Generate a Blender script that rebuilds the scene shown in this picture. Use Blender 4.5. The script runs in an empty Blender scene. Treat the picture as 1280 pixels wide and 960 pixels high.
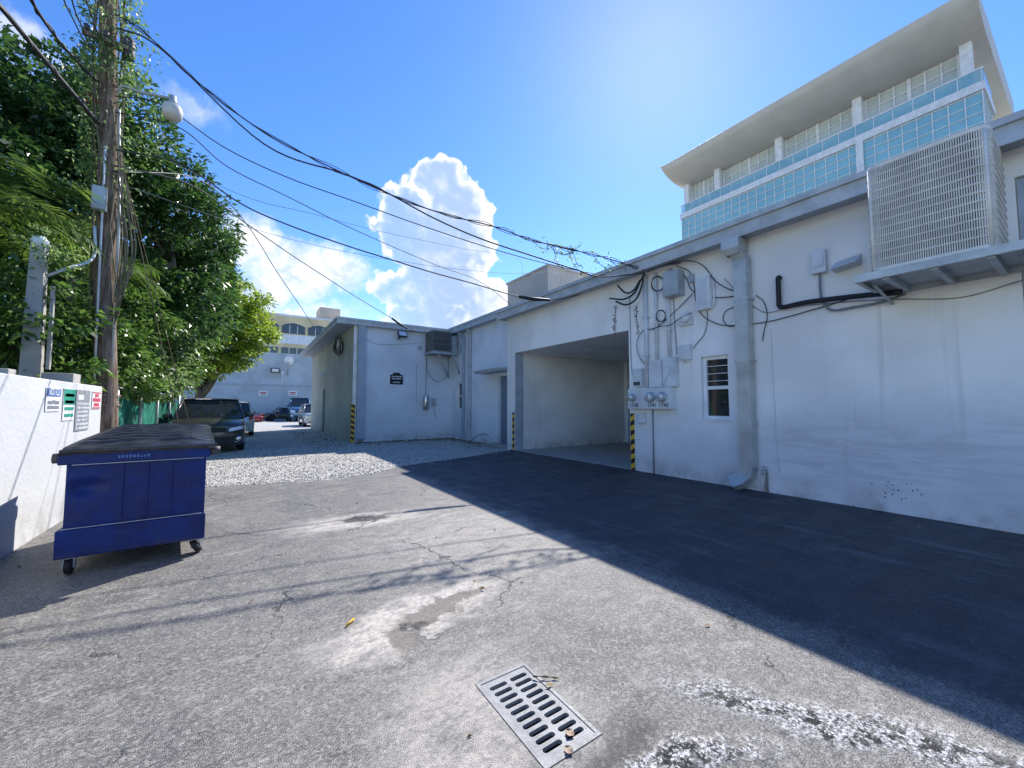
import bpy, bmesh, math, random
import numpy as np
from mathutils import Vector, Matrix
random.seed(7); RNG = np.random.default_rng(11)
R = math.radians
S = bpy.context.scene
COL = S.collection

# ------------------------------------------------------------------ camera model (used to lay real planes out)
FX, CX, CY, YAW, PIT, CH = 495., 640., 480., R(33.7), R(3.24), 1.53
def ray(px, py):
    x = (px-CX)/FX; y = -(py-CY)/FX
    f = math.cos(PIT)-y*math.sin(PIT); u = math.sin(PIT)+y*math.cos(PIT)
    return Vector((f*math.sin(YAW)+x*math.cos(YAW), f*math.cos(YAW)-x*math.sin(YAW), u))
O = Vector((0, 0, CH))
def at(px, py, ax, v):
    r = ray(px, py); return O + r*((v-O[ax])/r[ax])
def on_vplane(px, py, A, B):
    r = ray(px, py); n = Vector((B[1]-A[1], -(B[0]-A[0]), 0))
    return O + r*(n.dot(Vector(A)-O)/n.dot(r))

# ------------------------------------------------------------------ materials
class NT:
    def __init__(s, name):
        s.m = bpy.data.materials.new(name); s.m.use_nodes = True
        s.t = s.m.node_tree; s.n = s.t.nodes; s.l = s.t.links
        s.b = s.n['Principled BSDF']; s._pos = None
    def node(s, typ, **kw):
        o = s.n.new(typ)
        for k, v in kw.items(): setattr(o, k, v)
        return o
    def put(s, sock, v):
        if v is None: return
        if hasattr(v, 'is_output'): s.l.new(v, sock)
        elif isinstance(v, (tuple, list)) and len(v) == 3 and sock.type == 'RGBA': sock.default_value = (*v, 1)
        else: sock.default_value = v
    def pos(s):
        if s._pos is None: s._pos = s.node('ShaderNodeNewGeometry').outputs['Position']
        return s._pos
    def obj(s):
        return s.node('ShaderNodeTexCoord').outputs['Object']
    def scl(s, v, sc):
        o = s.node('ShaderNodeVectorMath', operation='MULTIPLY'); s.put(o.inputs[0], v); o.inputs[1].default_value = sc
        return o.outputs[0]
    def noise(s, scale, detail=4, rough=.55, vec=None, dist=0):
        o = s.node('ShaderNodeTexNoise'); s.put(o.inputs['Vector'], vec if vec is not None else s.pos())
        o.inputs['Scale'].default_value = scale; o.inputs['Detail'].default_value = detail
        o.inputs['Roughness'].default_value = rough; o.inputs['Distortion'].default_value = dist
        return o.outputs['Fac']
    def noisev(s, scale, vec=None):
        o = s.node('ShaderNodeTexNoise'); s.put(o.inputs['Vector'], vec if vec is not None else s.pos())
        o.inputs['Scale'].default_value = scale; o.inputs['Detail'].default_value = 3
        return o.outputs['Color']
    def voro(s, scale, feature='F1', out='Distance', vec=None, rnd=1, dim='2D'):
        o = s.node('ShaderNodeTexVoronoi', feature=feature, voronoi_dimensions=dim); s.put(o.inputs['Vector'], vec if vec is not None else s.pos())
        o.inputs['Scale'].default_value = scale; o.inputs['Randomness'].default_value = rnd
        return o.outputs[out]
    def math(s, op, a, b=0., c=None):
        o = s.node('ShaderNodeMath', operation=op); s.put(o.inputs[0], a); s.put(o.inputs[1], b)
        if c is not None: s.put(o.inputs[2], c)
        return o.outputs[0]
    def ramp(s, v, a, b, lo=0., hi=1., smooth=True):
        o = s.node('ShaderNodeMapRange', interpolation_type='SMOOTHSTEP' if smooth else 'LINEAR')
        s.put(o.inputs[0], v)
        for i, x in enumerate((a, b, lo, hi)): s.put(o.inputs[i+1], x)
        return o.outputs[0]
    def mix(s, f, a, b, blend='MIX'):
        o = s.node('ShaderNodeMix', data_type='RGBA', blend_type=blend, clamp_factor=True)
        s.put(o.inputs[0], f); s.put(o.inputs[6], a); s.put(o.inputs[7], b)
        return o.outputs[2]
    def sep(s, v):
        o = s.node('ShaderNodeSeparateXYZ'); s.put(o.inputs[0], v); return o.outputs
    def comb(s, x, y, z):
        o = s.node('ShaderNodeCombineXYZ'); s.put(o.inputs[0], x); s.put(o.inputs[1], y); s.put(o.inputs[2], z); return o.outputs[0]
    def attr(s, name):
        return s.node('ShaderNodeAttribute', attribute_name=name).outputs['Fac']
    def bump(s, h, strength=.3, dist=.01, nrm=None):
        o = s.node('ShaderNodeBump'); s.put(o.inputs['Height'], h)
        o.inputs['Strength'].default_value = strength; o.inputs['Distance'].default_value = dist
        if nrm is not None: s.put(o.inputs['Normal'], nrm)
        return o.outputs[0]
    def ell(s, cx, cy, rx, ry, rot=0., soft=.35, warp=None):
        """soft-edged worn patch lying on the ground"""
        p = s.pos()
        if warp is not None:
            a = s.node('ShaderNodeVectorMath', operation='ADD'); s.put(a.inputs[0], p); s.put(a.inputs[1], warp); p = a.outputs[0]
        x, y, _ = s.sep(p)
        dx = s.math('SUBTRACT', x, cx); dy = s.math('SUBTRACT', y, cy)
        c, si = math.cos(rot), math.sin(rot)
        u = s.math('DIVIDE', s.math('ADD', s.math('MULTIPLY', dx, c), s.math('MULTIPLY', dy, si)), rx)
        v = s.math('DIVIDE', s.math('ADD', s.math('MULTIPLY', dx, -si), s.math('MULTIPLY', dy, c)), ry)
        d = s.math('SQRT', s.math('ADD', s.math('MULTIPLY', u, u), s.math('MULTIPLY', v, v)))
        return s.ramp(d, 1-soft, 1+soft, 1., 0.)
    def fin(s, color=None, rough=None, metal=None, spec=None, normal=None, **kw):
        b = s.b.inputs
        s.put(b['Base Color'], color); s.put(b['Roughness'], rough); s.put(b['Metallic'], metal)
        s.put(b['Specular IOR Level'], spec); s.put(b['Normal'], normal)
        for k, v in kw.items(): s.put(b[k], v)
        return s.m

def paint(name, col, rough=.5, metal=0., var=.12, dirt=(.16, .14, .11), dirtamt=.25, scale=3., bump=.05, spec=.5, **kw):
    m = NT(name)
    n1 = m.noise(scale, 5, .6); n2 = m.noise(scale*9, 4, .6)
    c = m.mix(m.ramp(n1, .3, .7), tuple(max(0, x*(1-var)) for x in col), tuple(min(1, x*(1+var)) for x in col))
    c = m.mix(m.ramp(n2, .58, .8, 0, dirtamt), c, dirt)
    r = m.ramp(n2, .3, .7, max(.02, rough-.08), min(1, rough+.1))
    return m.fin(c, r, metal, spec, m.bump(n2, bump, .004), **kw)

def stucco(name, col, streak=.35, grain=60., bump=.35, mould=0., mouldcol=(.16, .18, .09), patch=.12, streakcol=(.30, .31, .30), grime=False):
    m = NT(name); p = m.pos()
    big = m.noise(.55, 4, .5); mid = m.noise(2.2, 5, .6); fine = m.noise(grain, 3, .6)
    st = m.noise(1.0, 5, .65, m.scl(p, (5.5, 5.5, .28)))
    hz = m.noise(1.0, 5, .65, m.scl(p, (.6, .6, 5.)))
    x, y, z = m.sep(p)
    c = m.mix(m.ramp(big, .35, .65), tuple(v*(1-patch) for v in col), tuple(min(1, v*(1+patch*.6)) for v in col))
    c = m.mix(m.ramp(st, .55, .78, 0, streak), c, streakcol)
    c = m.mix(m.math('MULTIPLY', m.ramp(hz, .55, .75, 0, .22), m.ramp(z, 1.6, .4)), c, tuple(v*.62 for v in col))
    c = m.mix(m.math('MULTIPLY', m.ramp(z, .55, .0), m.ramp(mid, .35, .7, 0, .55)), c, (.22, .19, .15))
    if mould: c = m.mix(m.math('MULTIPLY', m.ramp(mid, .25, .6), mould), c, mouldcol)
    if grime:
        def spot(cy, cz, ry, rz, soft=.5):
            dy = m.math('DIVIDE', m.math('SUBTRACT', m.math('ADD', y, m.math('MULTIPLY', mid, .5)), cy+.25), ry); dz = m.math('DIVIDE', m.math('SUBTRACT', m.math('ADD', z, m.math('MULTIPLY', mid, .2)), cz+.1), rz)
            return m.ramp(m.math('SQRT', m.math('ADD', m.math('MULTIPLY', dy, dy), m.math('MULTIPLY', dz, dz))), 1-soft, 1+soft, 1., 0.)
        swirl = m.noise(1., 5, .7, m.scl(p, (1, 1.2, 7)), dist=1.2)
        c = m.mix(m.math('MULTIPLY', spot(2.3, .8, 1.3, .55), m.ramp(swirl, .42, .62, .08, .5)), c, (.50, .49, .50))
        c = m.mix(m.math('MULTIPLY', spot(.2, 1.0, 1.0, .6), m.ramp(swirl, .40, .62, .1, .4)), c, (.52, .51, .50))
        run = m.noise(1., 3, .6, m.scl(p, (9, 9, .12)))
        c = m.mix(m.math('MULTIPLY', m.math('MULTIPLY', m.ramp(run, .58, .68), spot(1.2, 2.4, 1.6, 1.2)), .28), c, (.50, .48, .45))
        rust = m.math('MULTIPLY', m.ramp(m.noise(1., 4, .6, m.scl(p, (7, 7, .5))), .60, .70), spot(3.5, .25, .35, .4))
        c = m.mix(m.math('MULTIPLY', rust, .7), c, (.40, .22, .11))
        dots = m.voro(14, vec=m.comb(y, z, 0.)); 
        c = m.mix(m.math('MULTIPLY', m.ramp(dots, .17, .13), m.math('MULTIPLY', spot(1.75, .30, .32, .16, .3), m.ramp(m.noise(9, 2), .5, .55))), c, (.03, .03, .03))
    h = m.math('ADD', m.math('MULTIPLY', fine, .5), m.math('MULTIPLY', mid, .8))
    return m.fin(c, .88, None, .25, m.bump(h, bump, .012))

def simple(name, col, rough=.6, metal=0., **kw):
    m = NT(name); n = m.noise(14, 4, .6)
    c = m.mix(m.ramp(n, .35, .7), tuple(v*.82 for v in col), tuple(min(1, v*1.1) for v in col))
    return m.fin(c, rough, metal, **kw)

M = {}
M['wall'] = stucco('pale_painted_stucco', (.86, .85, .83), streak=.14, grime=True)
M['wall_mid'] = stucco('pale_blue_grey_stucco', (.76, .78, .81), streak=.2)
M['wall_far'] = stucco('blue_grey_stucco', (.66, .70, .745), streak=.28)
M['wall_green'] = stucco('mildewed_stucco', (.56, .55, .50), streak=.4, mould=.28)
M['wall_end'] = stucco('faded_blue_grey_wall', (.42, .49, .53), streak=.3)
M['fence'] = stucco('rough_white_stucco', (.60, .61, .61), streak=.2, grain=22., bump=1.0, patch=.06)
M['inner'] = stucco('white_garage_wall', (.82, .815, .79), streak=.35, bump=.15, streakcol=(.38, .37, .34))
M['fascia'] = paint('weathered_grey_fascia', (.46, .485, .50), .45, .0, .15, dirtamt=.35)
M['trim'] = paint('grey_blue_trim', (.36, .41, .47), .55, dirtamt=.3)
M['galv'] = paint('galvanised_duct', (.46, .48, .48), .42, .35, .2, dirtamt=.45, scale=2.)
M['pipe'] = paint('painted_conduit', (.62, .65, .68), .5, dirtamt=.25)
M['box'] = paint('painted_box', (.62, .65, .68), .45, dirtamt=.3)
M['boxgrey'] = paint('grey_box', (.40, .44, .47), .45, .2, dirtamt=.3)
M['white'] = paint('white_frame', (.80, .81, .82), .4, dirtamt=.15)
M['globe'] = paint('yellowed_lamp_globe', (.62, .60, .54), .4, dirtamt=.4)
M['black'] = simple('black_rubber', (.012, .012, .014), .6)
M['coil'] = simple('condenser_coil', (.07, .068, .065), .6)
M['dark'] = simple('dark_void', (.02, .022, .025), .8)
M['cable'] = simple('cable_sheath', (.035, .036, .04), .6)
M['cablegrey'] = simple('grey_cable', (.22, .24, .26), .6)
M['door'] = paint('grey_blue_door', (.16, .21, .28), .5, dirtamt=.3)
M['conc'] = paint('garage_concrete', (.36, .35, .33), .8, dirtamt=.5, scale=1.5)
M['slab'] = paint('concrete_post', (.42, .40, .36), .9, dirtamt=.4, scale=4, bump=.3)
M['beige'] = stucco('beige_stucco', (.74, .60, .36), streak=.15)
M['boxroof'] = stucco('pinkish_beige_stucco', (.60, .52, .44), streak=.25)
M['deadleaf'] = paint('pale_dead_leaf', (.40, .30, .20), .8, var=.3, dirtamt=.4, scale=30)
M['tin'] = paint('brushed_steel', (.55, .54, .53), .28, .9, dirtamt=.1)
M['red'] = simple('red_lens', (.5, .02, .015), .3)
M['signblue'] = simple('blue_sign_print', (.05, .16, .45), .5)
M['signgreen'] = simple('green_sign_print', (.03, .33, .22), .5)
M['signgrey'] = simple('grey_sign_print', (.30, .31, .33), .5)
M['signred'] = simple('red_sign_print', (.6, .08, .12), .5)
M['signwhite'] = simple('white_sign_face', (.82, .83, .84), .45)
M['signblack'] = simple('black_sign_face', (.010, .016, .018), .4)
M['ink'] = simple('ink', (.06, .065, .07), .6)
M['iron'] = paint('cast_iron_grey', (.27, .27, .265), .6, .0, .2, dirt=(.10, .08, .07), dirtamt=.45, scale=9, bump=.25)
M['yellow'] = paint('hazard_yellow', (.75, .42, .02), .5, dirtamt=.35)

def hazard():
    m = NT('hazard_stripes'); x, y, z = m.sep(m.obj())
    s = m.math('FRACT', m.math('ADD', m.math('MULTIPLY', z, 4.4), m.math('MULTIPLY', m.math('ADD', x, y), 2.6)))
    k = m.math('GREATER_THAN', s, .5)
    w = m.noise(30, 4, .7)
    c = m.mix(k, (.78, .46, .03), (.012, .012, .014)); c = m.mix(m.ramp(w, .6, .75, 0, .6), c, (.25, .22, .18))
    return m.fin(c, .5)
M['hazard'] = hazard()

def glass(name, col, rough=.04):
    m = NT(name); n = m.noise(.35, 3)
    c = m.mix(m.ramp(n, .3, .7), tuple(v*.85 for v in col), col)
    return m.fin(c, rough, 0., .9, m.bump(m.noise(1.2, 2), .02, .02))
M['glass'] = glass('window_glass', (.03, .035, .04))
M['condoglass'] = glass('teal_curtain_glass', (.30, .58, .66), .05)
M['condoglass2'] = glass('blinds_behind_glass', (.58, .63, .58), .08)
def rail_glass():
    m = NT('balustrade_glass'); return m.fin((.30, .60, .72), .03, 0., .9, Alpha=.5)
M['railglass'] = rail_glass()
M['condowhite'] = paint('white_render', (.74, .76, .78), .5, dirtamt=.08)
M['soffit'] = paint('cream_soffit', (.62, .60, .54), .6, var=.05, dirtamt=.08, scale=.6)

def car_paint(name, col):
    m = NT(name); n = m.noise(300, 2); d = m.noise(3, 5, .65)
    c = m.mix(m.ramp(d, .5, .8, 0, .18), col, (.25, .23, .2))
    return m.fin(c, m.ramp(d, .3, .8, .22, .4), .35, .6, None, **{'Coat Weight': .8, 'Coat Roughness': .06})
M['car_dark'] = car_paint('dark_metallic_paint', (.055, .052, .05))
M['car_white'] = car_paint('white_car_paint', (.72, .73, .74))
M['car_silver'] = car_paint('silver_car_paint', (.42, .43, .42))
M['car_blue'] = car_paint('blue_car_paint', (.05, .16, .30))
M['car_red'] = car_paint('red_car_paint', (.28, .02, .025))
M['chrome'] = simple('chrome', (.75, .75, .76), .15, 1.)
M['lens'] = simple('headlight_lens', (.75, .76, .77), .12, .2)
M['tyre'] = simple('tyre_rubber', (.016, .016, .017), .75)

def dumpster_mat():
    m = NT('blue_dumpster_paint'); p = m.pos()
    n = m.noise(3.5, 5, .65); sc = m.noise(1., 5, .7, m.scl(p, (3, 3, 60))); sp = m.noise(45, 4, .7)
    c = m.mix(m.ramp(n, .3, .7), (.002, .014, .095), (.004, .028, .18))
    c = m.mix(m.ramp(sc, .62, .72, 0, .35), c, (.10, .13, .28))
    c = m.mix(m.ramp(sp, .68, .76, 0, .7), c, (.10, .06, .05))
    # the shallow dent low on the left of the front panel
    x, y, z = m.sep(p)
    drip = m.noise(1., 4, .65, m.scl(p, (26, 26, 1.1)))
    c = m.mix(m.math('MULTIPLY', m.ramp(drip, .58, .70), m.ramp(sp, .35, .6, .1, .5)), c, (.04, .04, .055))
    c = m.mix(m.math('MULTIPLY', m.ramp(z, .24, .165), m.ramp(n, .42, .62, 0, .5)), c, (.06, .045, .04))
    c = m.mix(m.math('MULTIPLY', m.ramp(m.noise(1., 5, .75, m.scl(p, (70, 70, 5))), .66, .72, 0, .45), m.ramp(n, .4, .6)), c, (.18, .21, .34))
    dx = m.math('SUBTRACT', x, -1.22); dz = m.math('SUBTRACT', z, .78)
    d = m.math('SQRT', m.math('ADD', m.math('MULTIPLY', dx, dx), m.math('MULTIPLY', m.math('MULTIPLY', dz, dz), 2.2)))
    dent = m.ramp(d, 0, .17)
    h = m.math('ADD', m.math('MULTIPLY', dent, 3.2), m.math('ADD', m.math('MULTIPLY', m.noise(6, 3), .9), m.math('MULTIPLY', sp, .05)))
    return m.fin(c, m.ramp(n, .3, .7, .40, .6), .0, .32, m.bump(h, .7, .025))
M['dump'] = dumpster_mat()
def lid_mat():
    m = NT('sun_greyed_black_plastic'); n = m.noise(8, 5, .7); s = m.noise(1, 4, .7, m.scl(m.pos(), (2, 50, 2)))
    c = m.mix(m.ramp(n, .35, .7), (.014, .015, .019), (.05, .05, .054)); c = m.mix(m.ramp(s, .6, .75, 0, .5), c, (.10, .10, .105))
    return m.fin(c, .36, 0., .5, m.bump(n, .15, .01))
M['lid'] = lid_mat()

def bark(name, a, b):
    m = NT(name); v = m.scl(m.pos(), (9, 9, .9)); n = m.noise(2.2, 6, .7, v); k = m.noise(9, 4, .7)
    c = m.mix(m.ramp(n, .35, .65), a, b); c = m.mix(m.ramp(k, .55, .8, 0, .5), c, tuple(x*.4 for x in a))
    return m.fin(c, .9, 0., .2, m.bump(n, .9, .03))
M['bark'] = bark('grey_bark', (.10, .085, .065), (.24, .21, .17))
M['polewood'] = bark('weathered_pole_wood', (.11, .075, .05), (.34, .26, .20))
M['stem'] = bark('vine_stem', (.12, .10, .06), (.28, .24, .16))

def leafmat(name, a, b, rough=.38, trans=.35, spec=.5):
    m = NT(name); r = m.attr('rnd')
    c = m.mix(r, a, b)
    c2 = m.mix(r, tuple(v*1.9 for v in a), tuple(min(1, v*1.9) for v in b))
    m.fin(c, rough, 0., spec)
    t = m.node('ShaderNodeBsdfTranslucent'); m.put(t.inputs[0], c2)
    mx = m.node('ShaderNodeMixShader'); mx.inputs[0].default_value = trans
    m.l.new(m.b.outputs[0], mx.inputs[1]); m.l.new(t.outputs[0], mx.inputs[2])
    m.l.new(mx.outputs[0], m.n['Material Output'].inputs[0])
    return m.m
M['leaf_dark'] = leafmat('dark_glossy_leaf', (.014, .045, .010), (.13, .25, .055), .33, .3)
M['leaf_mid'] = leafmat('mid_green_leaf', (.025, .07, .012), (.19, .31, .06), .35, .35)
M['leaf_lime'] = leafmat('lime_leaf', (.10, .17, .015), (.36, .42, .05), .4, .55)
M['leaf_vine'] = leafmat('vine_leaf', (.06, .13, .025), (.32, .42, .17), .4, .4)
M['leaf_palm'] = leafmat('palm_leaflet', (.035, .09, .012), (.22, .30, .06), .35, .35)
M['leaf_dry'] = leafmat('dry_leaf', (.12, .065, .03), (.38, .26, .13), .7, .1)
M['flower'] = leafmat('red_flower', (.6, .03, .02), (.7, .08, .05), .6, .3)

def tarp():
    m = NT('green_tarp_cloth'); n = m.noise(1, 4, .6, m.scl(m.pos(), (6, 6, 1.2))); f = m.noise(40, 3)
    c = m.mix(m.ramp(n, .35, .65), (.008, .08, .055), (.03, .26, .18))
    return m.fin(c, .6, 0., .3, m.bump(f, .1, .004))
M['tarp'] = tarp()

def asphalt():
    m = NT('worn_asphalt'); p = m.pos()
    warpc = m.noisev(2.2); w = m.node('ShaderNodeVectorMath', operation='MULTIPLY_ADD')
    m.put(w.inputs[0], warpc); w.inputs[1].default_value = (.4, .4, 0); w.inputs[2].default_value = (-.31, -.31, 0); W1 = w.outputs[0]
    warpc2 = m.noisev(11); w2 = m.node('ShaderNodeVectorMath', operation='MULTIPLY_ADD')
    m.put(w2.inputs[0], warpc2); w2.inputs[1].default_value = (.22, .22, 0); m.put(w2.inputs[2], W1); W2 = w2.outputs[0]
    agg = m.voro(150); aggc = m.voro(150, out='Color'); r1 = m.sep(aggc)[0]
    agg2 = m.voro(62, out='Color'); r2 = m.sep(agg2)[1]
    big = m.noise(.5, 5, .6); mid = m.noise(2.4, 6, .65); fine = m.noise(28, 4, .7)
    lon = m.noise(1., 5, .6, m.scl(p, (2.6, .22, 1)))
    lat = m.noise(1., 6, .62, m.scl(p, (.5, 3.5, 1)))
    c = m.mix(m.ramp(mid, .3, .7), (.112, .104, .092), (.186, .174, .153))
    c = m.mix(m.ramp(big, .42, .62, 0, .5), c, (.24, .222, .195))
    blot = m.noise(5.5, 5, .72, m.scl(p, (.75, 1.5, 1)))
    c = m.mix(m.math('MULTIPLY', m.ramp(blot, .50, .66), m.ramp(m.noise(.9, 4, .6), .38, .62, .1, .85)), c, (.39, .365, .31))
    c = m.mix(m.ramp(blot, .46, .32, 0, .65), c, (.075, .074, .072))
    old = m.noise(1.1, 6, .72, m.scl(p, (1., .75, 1)), dist=.6)
    c = m.mix(m.ramp(old, .53, .57, 0, .38), c, (.085, .085, .085))
    c = m.mix(m.ramp(old, .42, .36, 0, .45), c, (.32, .295, .25))
    c = m.mix(m.ramp(lon, .50, .70, 0, .55), c, (.095, .094, .092))
    c = m.mix(m.ramp(r1, .5, 1.0, 0, .62), c, (.38, .36, .32))
    c = m.mix(m.ramp(r1, .42, .1, 0, .6), c, (.035, .036, .04))
    c = m.mix(m.ramp(r2, .84, 1., 0, .5), c, (.44, .41, .36))
    # pale sandy, worn-out concrete-like patches round the two potholes
    pale = m.math('MAXIMUM', m.ell(1.15, 2.92, .70, .27, .15, .35, W2), m.ell(.78, 2.72, .34, .22, .3, .4, W2))
    pale = m.math('MAXIMUM', pale, m.ell(1.3, 5.6, .8, .35, -.1, .5, W2))
    pale = m.math('MAXIMUM', pale, m.math('MULTIPLY', m.ell(2.2, 4.1, 1.2, 1.5, 0, .6, W2), .35))
    pale = m.math('MAXIMUM', pale, m.math('MULTIPLY', m.ell(1.05, 1.75, .45, .55, 0, .6, W2), .6))
    pf = m.math('MULTIPLY', pale, m.math('MULTIPLY', m.ramp(fine, .3, .62, .35, 1.), m.ramp(blot, .36, .56, .35, 1.)))
    c = m.mix(pf, c, (.62, .56, .48))
    hole = m.math('MAXIMUM', m.ell(1.27, 2.90, .33, .125, .10, .22, W2), m.ell(.90, 2.66, .13, .16, .2, .3, W2))
    c = m.mix(m.math('MULTIPLY', hole, .8), c, m.mix(r1, (.07, .06, .05), (.19, .165, .135)))
    damp = m.math('MAXIMUM', m.ell(1.42, 5.70, .34, .15, -.15, .25, W2), m.ell(1.03, 2.78, .12, .05, .1, .5, W2))
    damp = m.math('MAXIMUM', damp, m.ell(3.55, 3.7, .2, .07, .2, .4, W2))
    damp = m.math('MAXIMUM', damp, m.math('MULTIPLY', m.ell(1.42, 1.27, .3, .1, .3, .5, W2), .7))
    c = m.mix(m.math('MULTIPLY', damp, m.ramp(fine, .3, .55, .4, 1)), c, (.018, .016, .013))
    # brushed sealing along the building's foot, its dark navy paints in the cast shade
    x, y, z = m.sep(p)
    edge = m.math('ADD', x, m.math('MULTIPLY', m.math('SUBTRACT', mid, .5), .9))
    seal_shade = m.ramp(edge, 2.95, 3.45)
    seal_shade_c = m.mix(m.ramp(lat, .45, .72), (.017, .022, .032), (.040, .050, .066))
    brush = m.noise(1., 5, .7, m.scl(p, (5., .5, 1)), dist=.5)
    seal_shade_c = m.mix(m.math('MULTIPLY', m.ramp(brush, .50, .68), m.ramp(m.noise(.55, 3), .42, .58, .1, .8)), seal_shade_c, (.12, .135, .155))
    seal_shade_c = m.mix(m.ramp(m.noise(3.2, 5, .75), .60, .66, 0, .75), seal_shade_c, (.012, .012, .014))
    seal_shade_c = m.mix(m.ramp(r2, .86, 1., 0, .35), seal_shade_c, (.15, .15, .15))
    c = m.mix(m.math('MULTIPLY', seal_shade, .92), c, seal_shade_c)
    # cracks
    cv = m.node('ShaderNodeVectorMath', operation='ADD'); m.put(cv.inputs[0], p); m.put(cv.inputs[1], W2)
    cr = m.voro(.62, 'DISTANCE_TO_EDGE', vec=cv.outputs[0])
    crm = m.math('MULTIPLY', m.ramp(cr, .010, .001), m.ramp(m.noise(.8, 2), .48, .56))
    c = m.mix(m.math('MULTIPLY', crm, .8), c, (.025, .024, .022))
    # wet, silty strip with black residue near the camera's right
    wet = m.math('MAXIMUM', m.ell(2.45, .78, .75, .13, -.95, .5, W2), m.ell(1.62, 1.08, .35, .07, -.25, .5, W2))
    wn = m.noise(26, 5, .72)
    wetm = m.math('MULTIPLY', wet, m.ramp(wn, .40, .50))
    gunk = m.math('MULTIPLY', wet, m.ramp(m.noise(11, 7, .8), .50, .54))
    c = m.mix(m.math('MULTIPLY', wetm, .9), c, m.mix(m.ramp(m.noise(52, 5, .75), .44, .56), (.09, .08, .065), (.85, .83, .79)))  # white silt tone that also paints in the sun's glints
    c = m.mix(gunk, c, (.010, .010, .010))
    r = m.ramp(mid, .3, .7, .52, .66)
    r = m.math('SUBTRACT', r, m.math('MULTIPLY', wetm, .40)); r = m.math('MAXIMUM', r, m.math('MULTIPLY', gunk, .8))
    h = m.math('ADD', m.math('MULTIPLY', agg, -1.2), m.math('MULTIPLY', fine, .8))
    h = m.math('ADD', h, m.math('MULTIPLY', m.math('MAXIMUM', hole, crm), -3.))
    h = m.math('ADD', h, m.math('MULTIPLY', mid, 4.0))
    h = m.math('ADD', h, m.math('MULTIPLY', m.math('MULTIPLY', wet, m.noise(60, 3, .7)), 7.))
    return m.fin(c, r, 0., .5, m.bump(h, .55, .006))
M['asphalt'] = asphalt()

def gravel():
    m = NT('crushed_limestone'); p = m.pos()
    v1 = m.voro(26, out='Color'); d1 = m.voro(26); a, b, _ = m.sep(v1)
    big = m.noise(.45, 5, .6); mid = m.noise(3, 5, .7)
    c = m.mix(a, (.40, .375, .335), (.80, .775, .72))
    c = m.mix(m.ramp(b, .85, 1., 0, .8), c, (.16, .13, .10))
    c = m.mix(m.ramp(big, .54, .68, 0, .4), c, (.33, .315, .29))
    c = m.mix(m.ramp(mid, .60, .72, 0, .7), c, (.10, .08, .06))
    return m.fin(c, .9, 0., .2, m.bump(m.math('MULTIPLY', d1, -1.), 1., .03))
M['gravel'] = gravel()
M['soil'] = paint('dry_ground', (.22, .20, .16), .95, dirtamt=.5, scale=.6, bump=.4)

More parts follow.
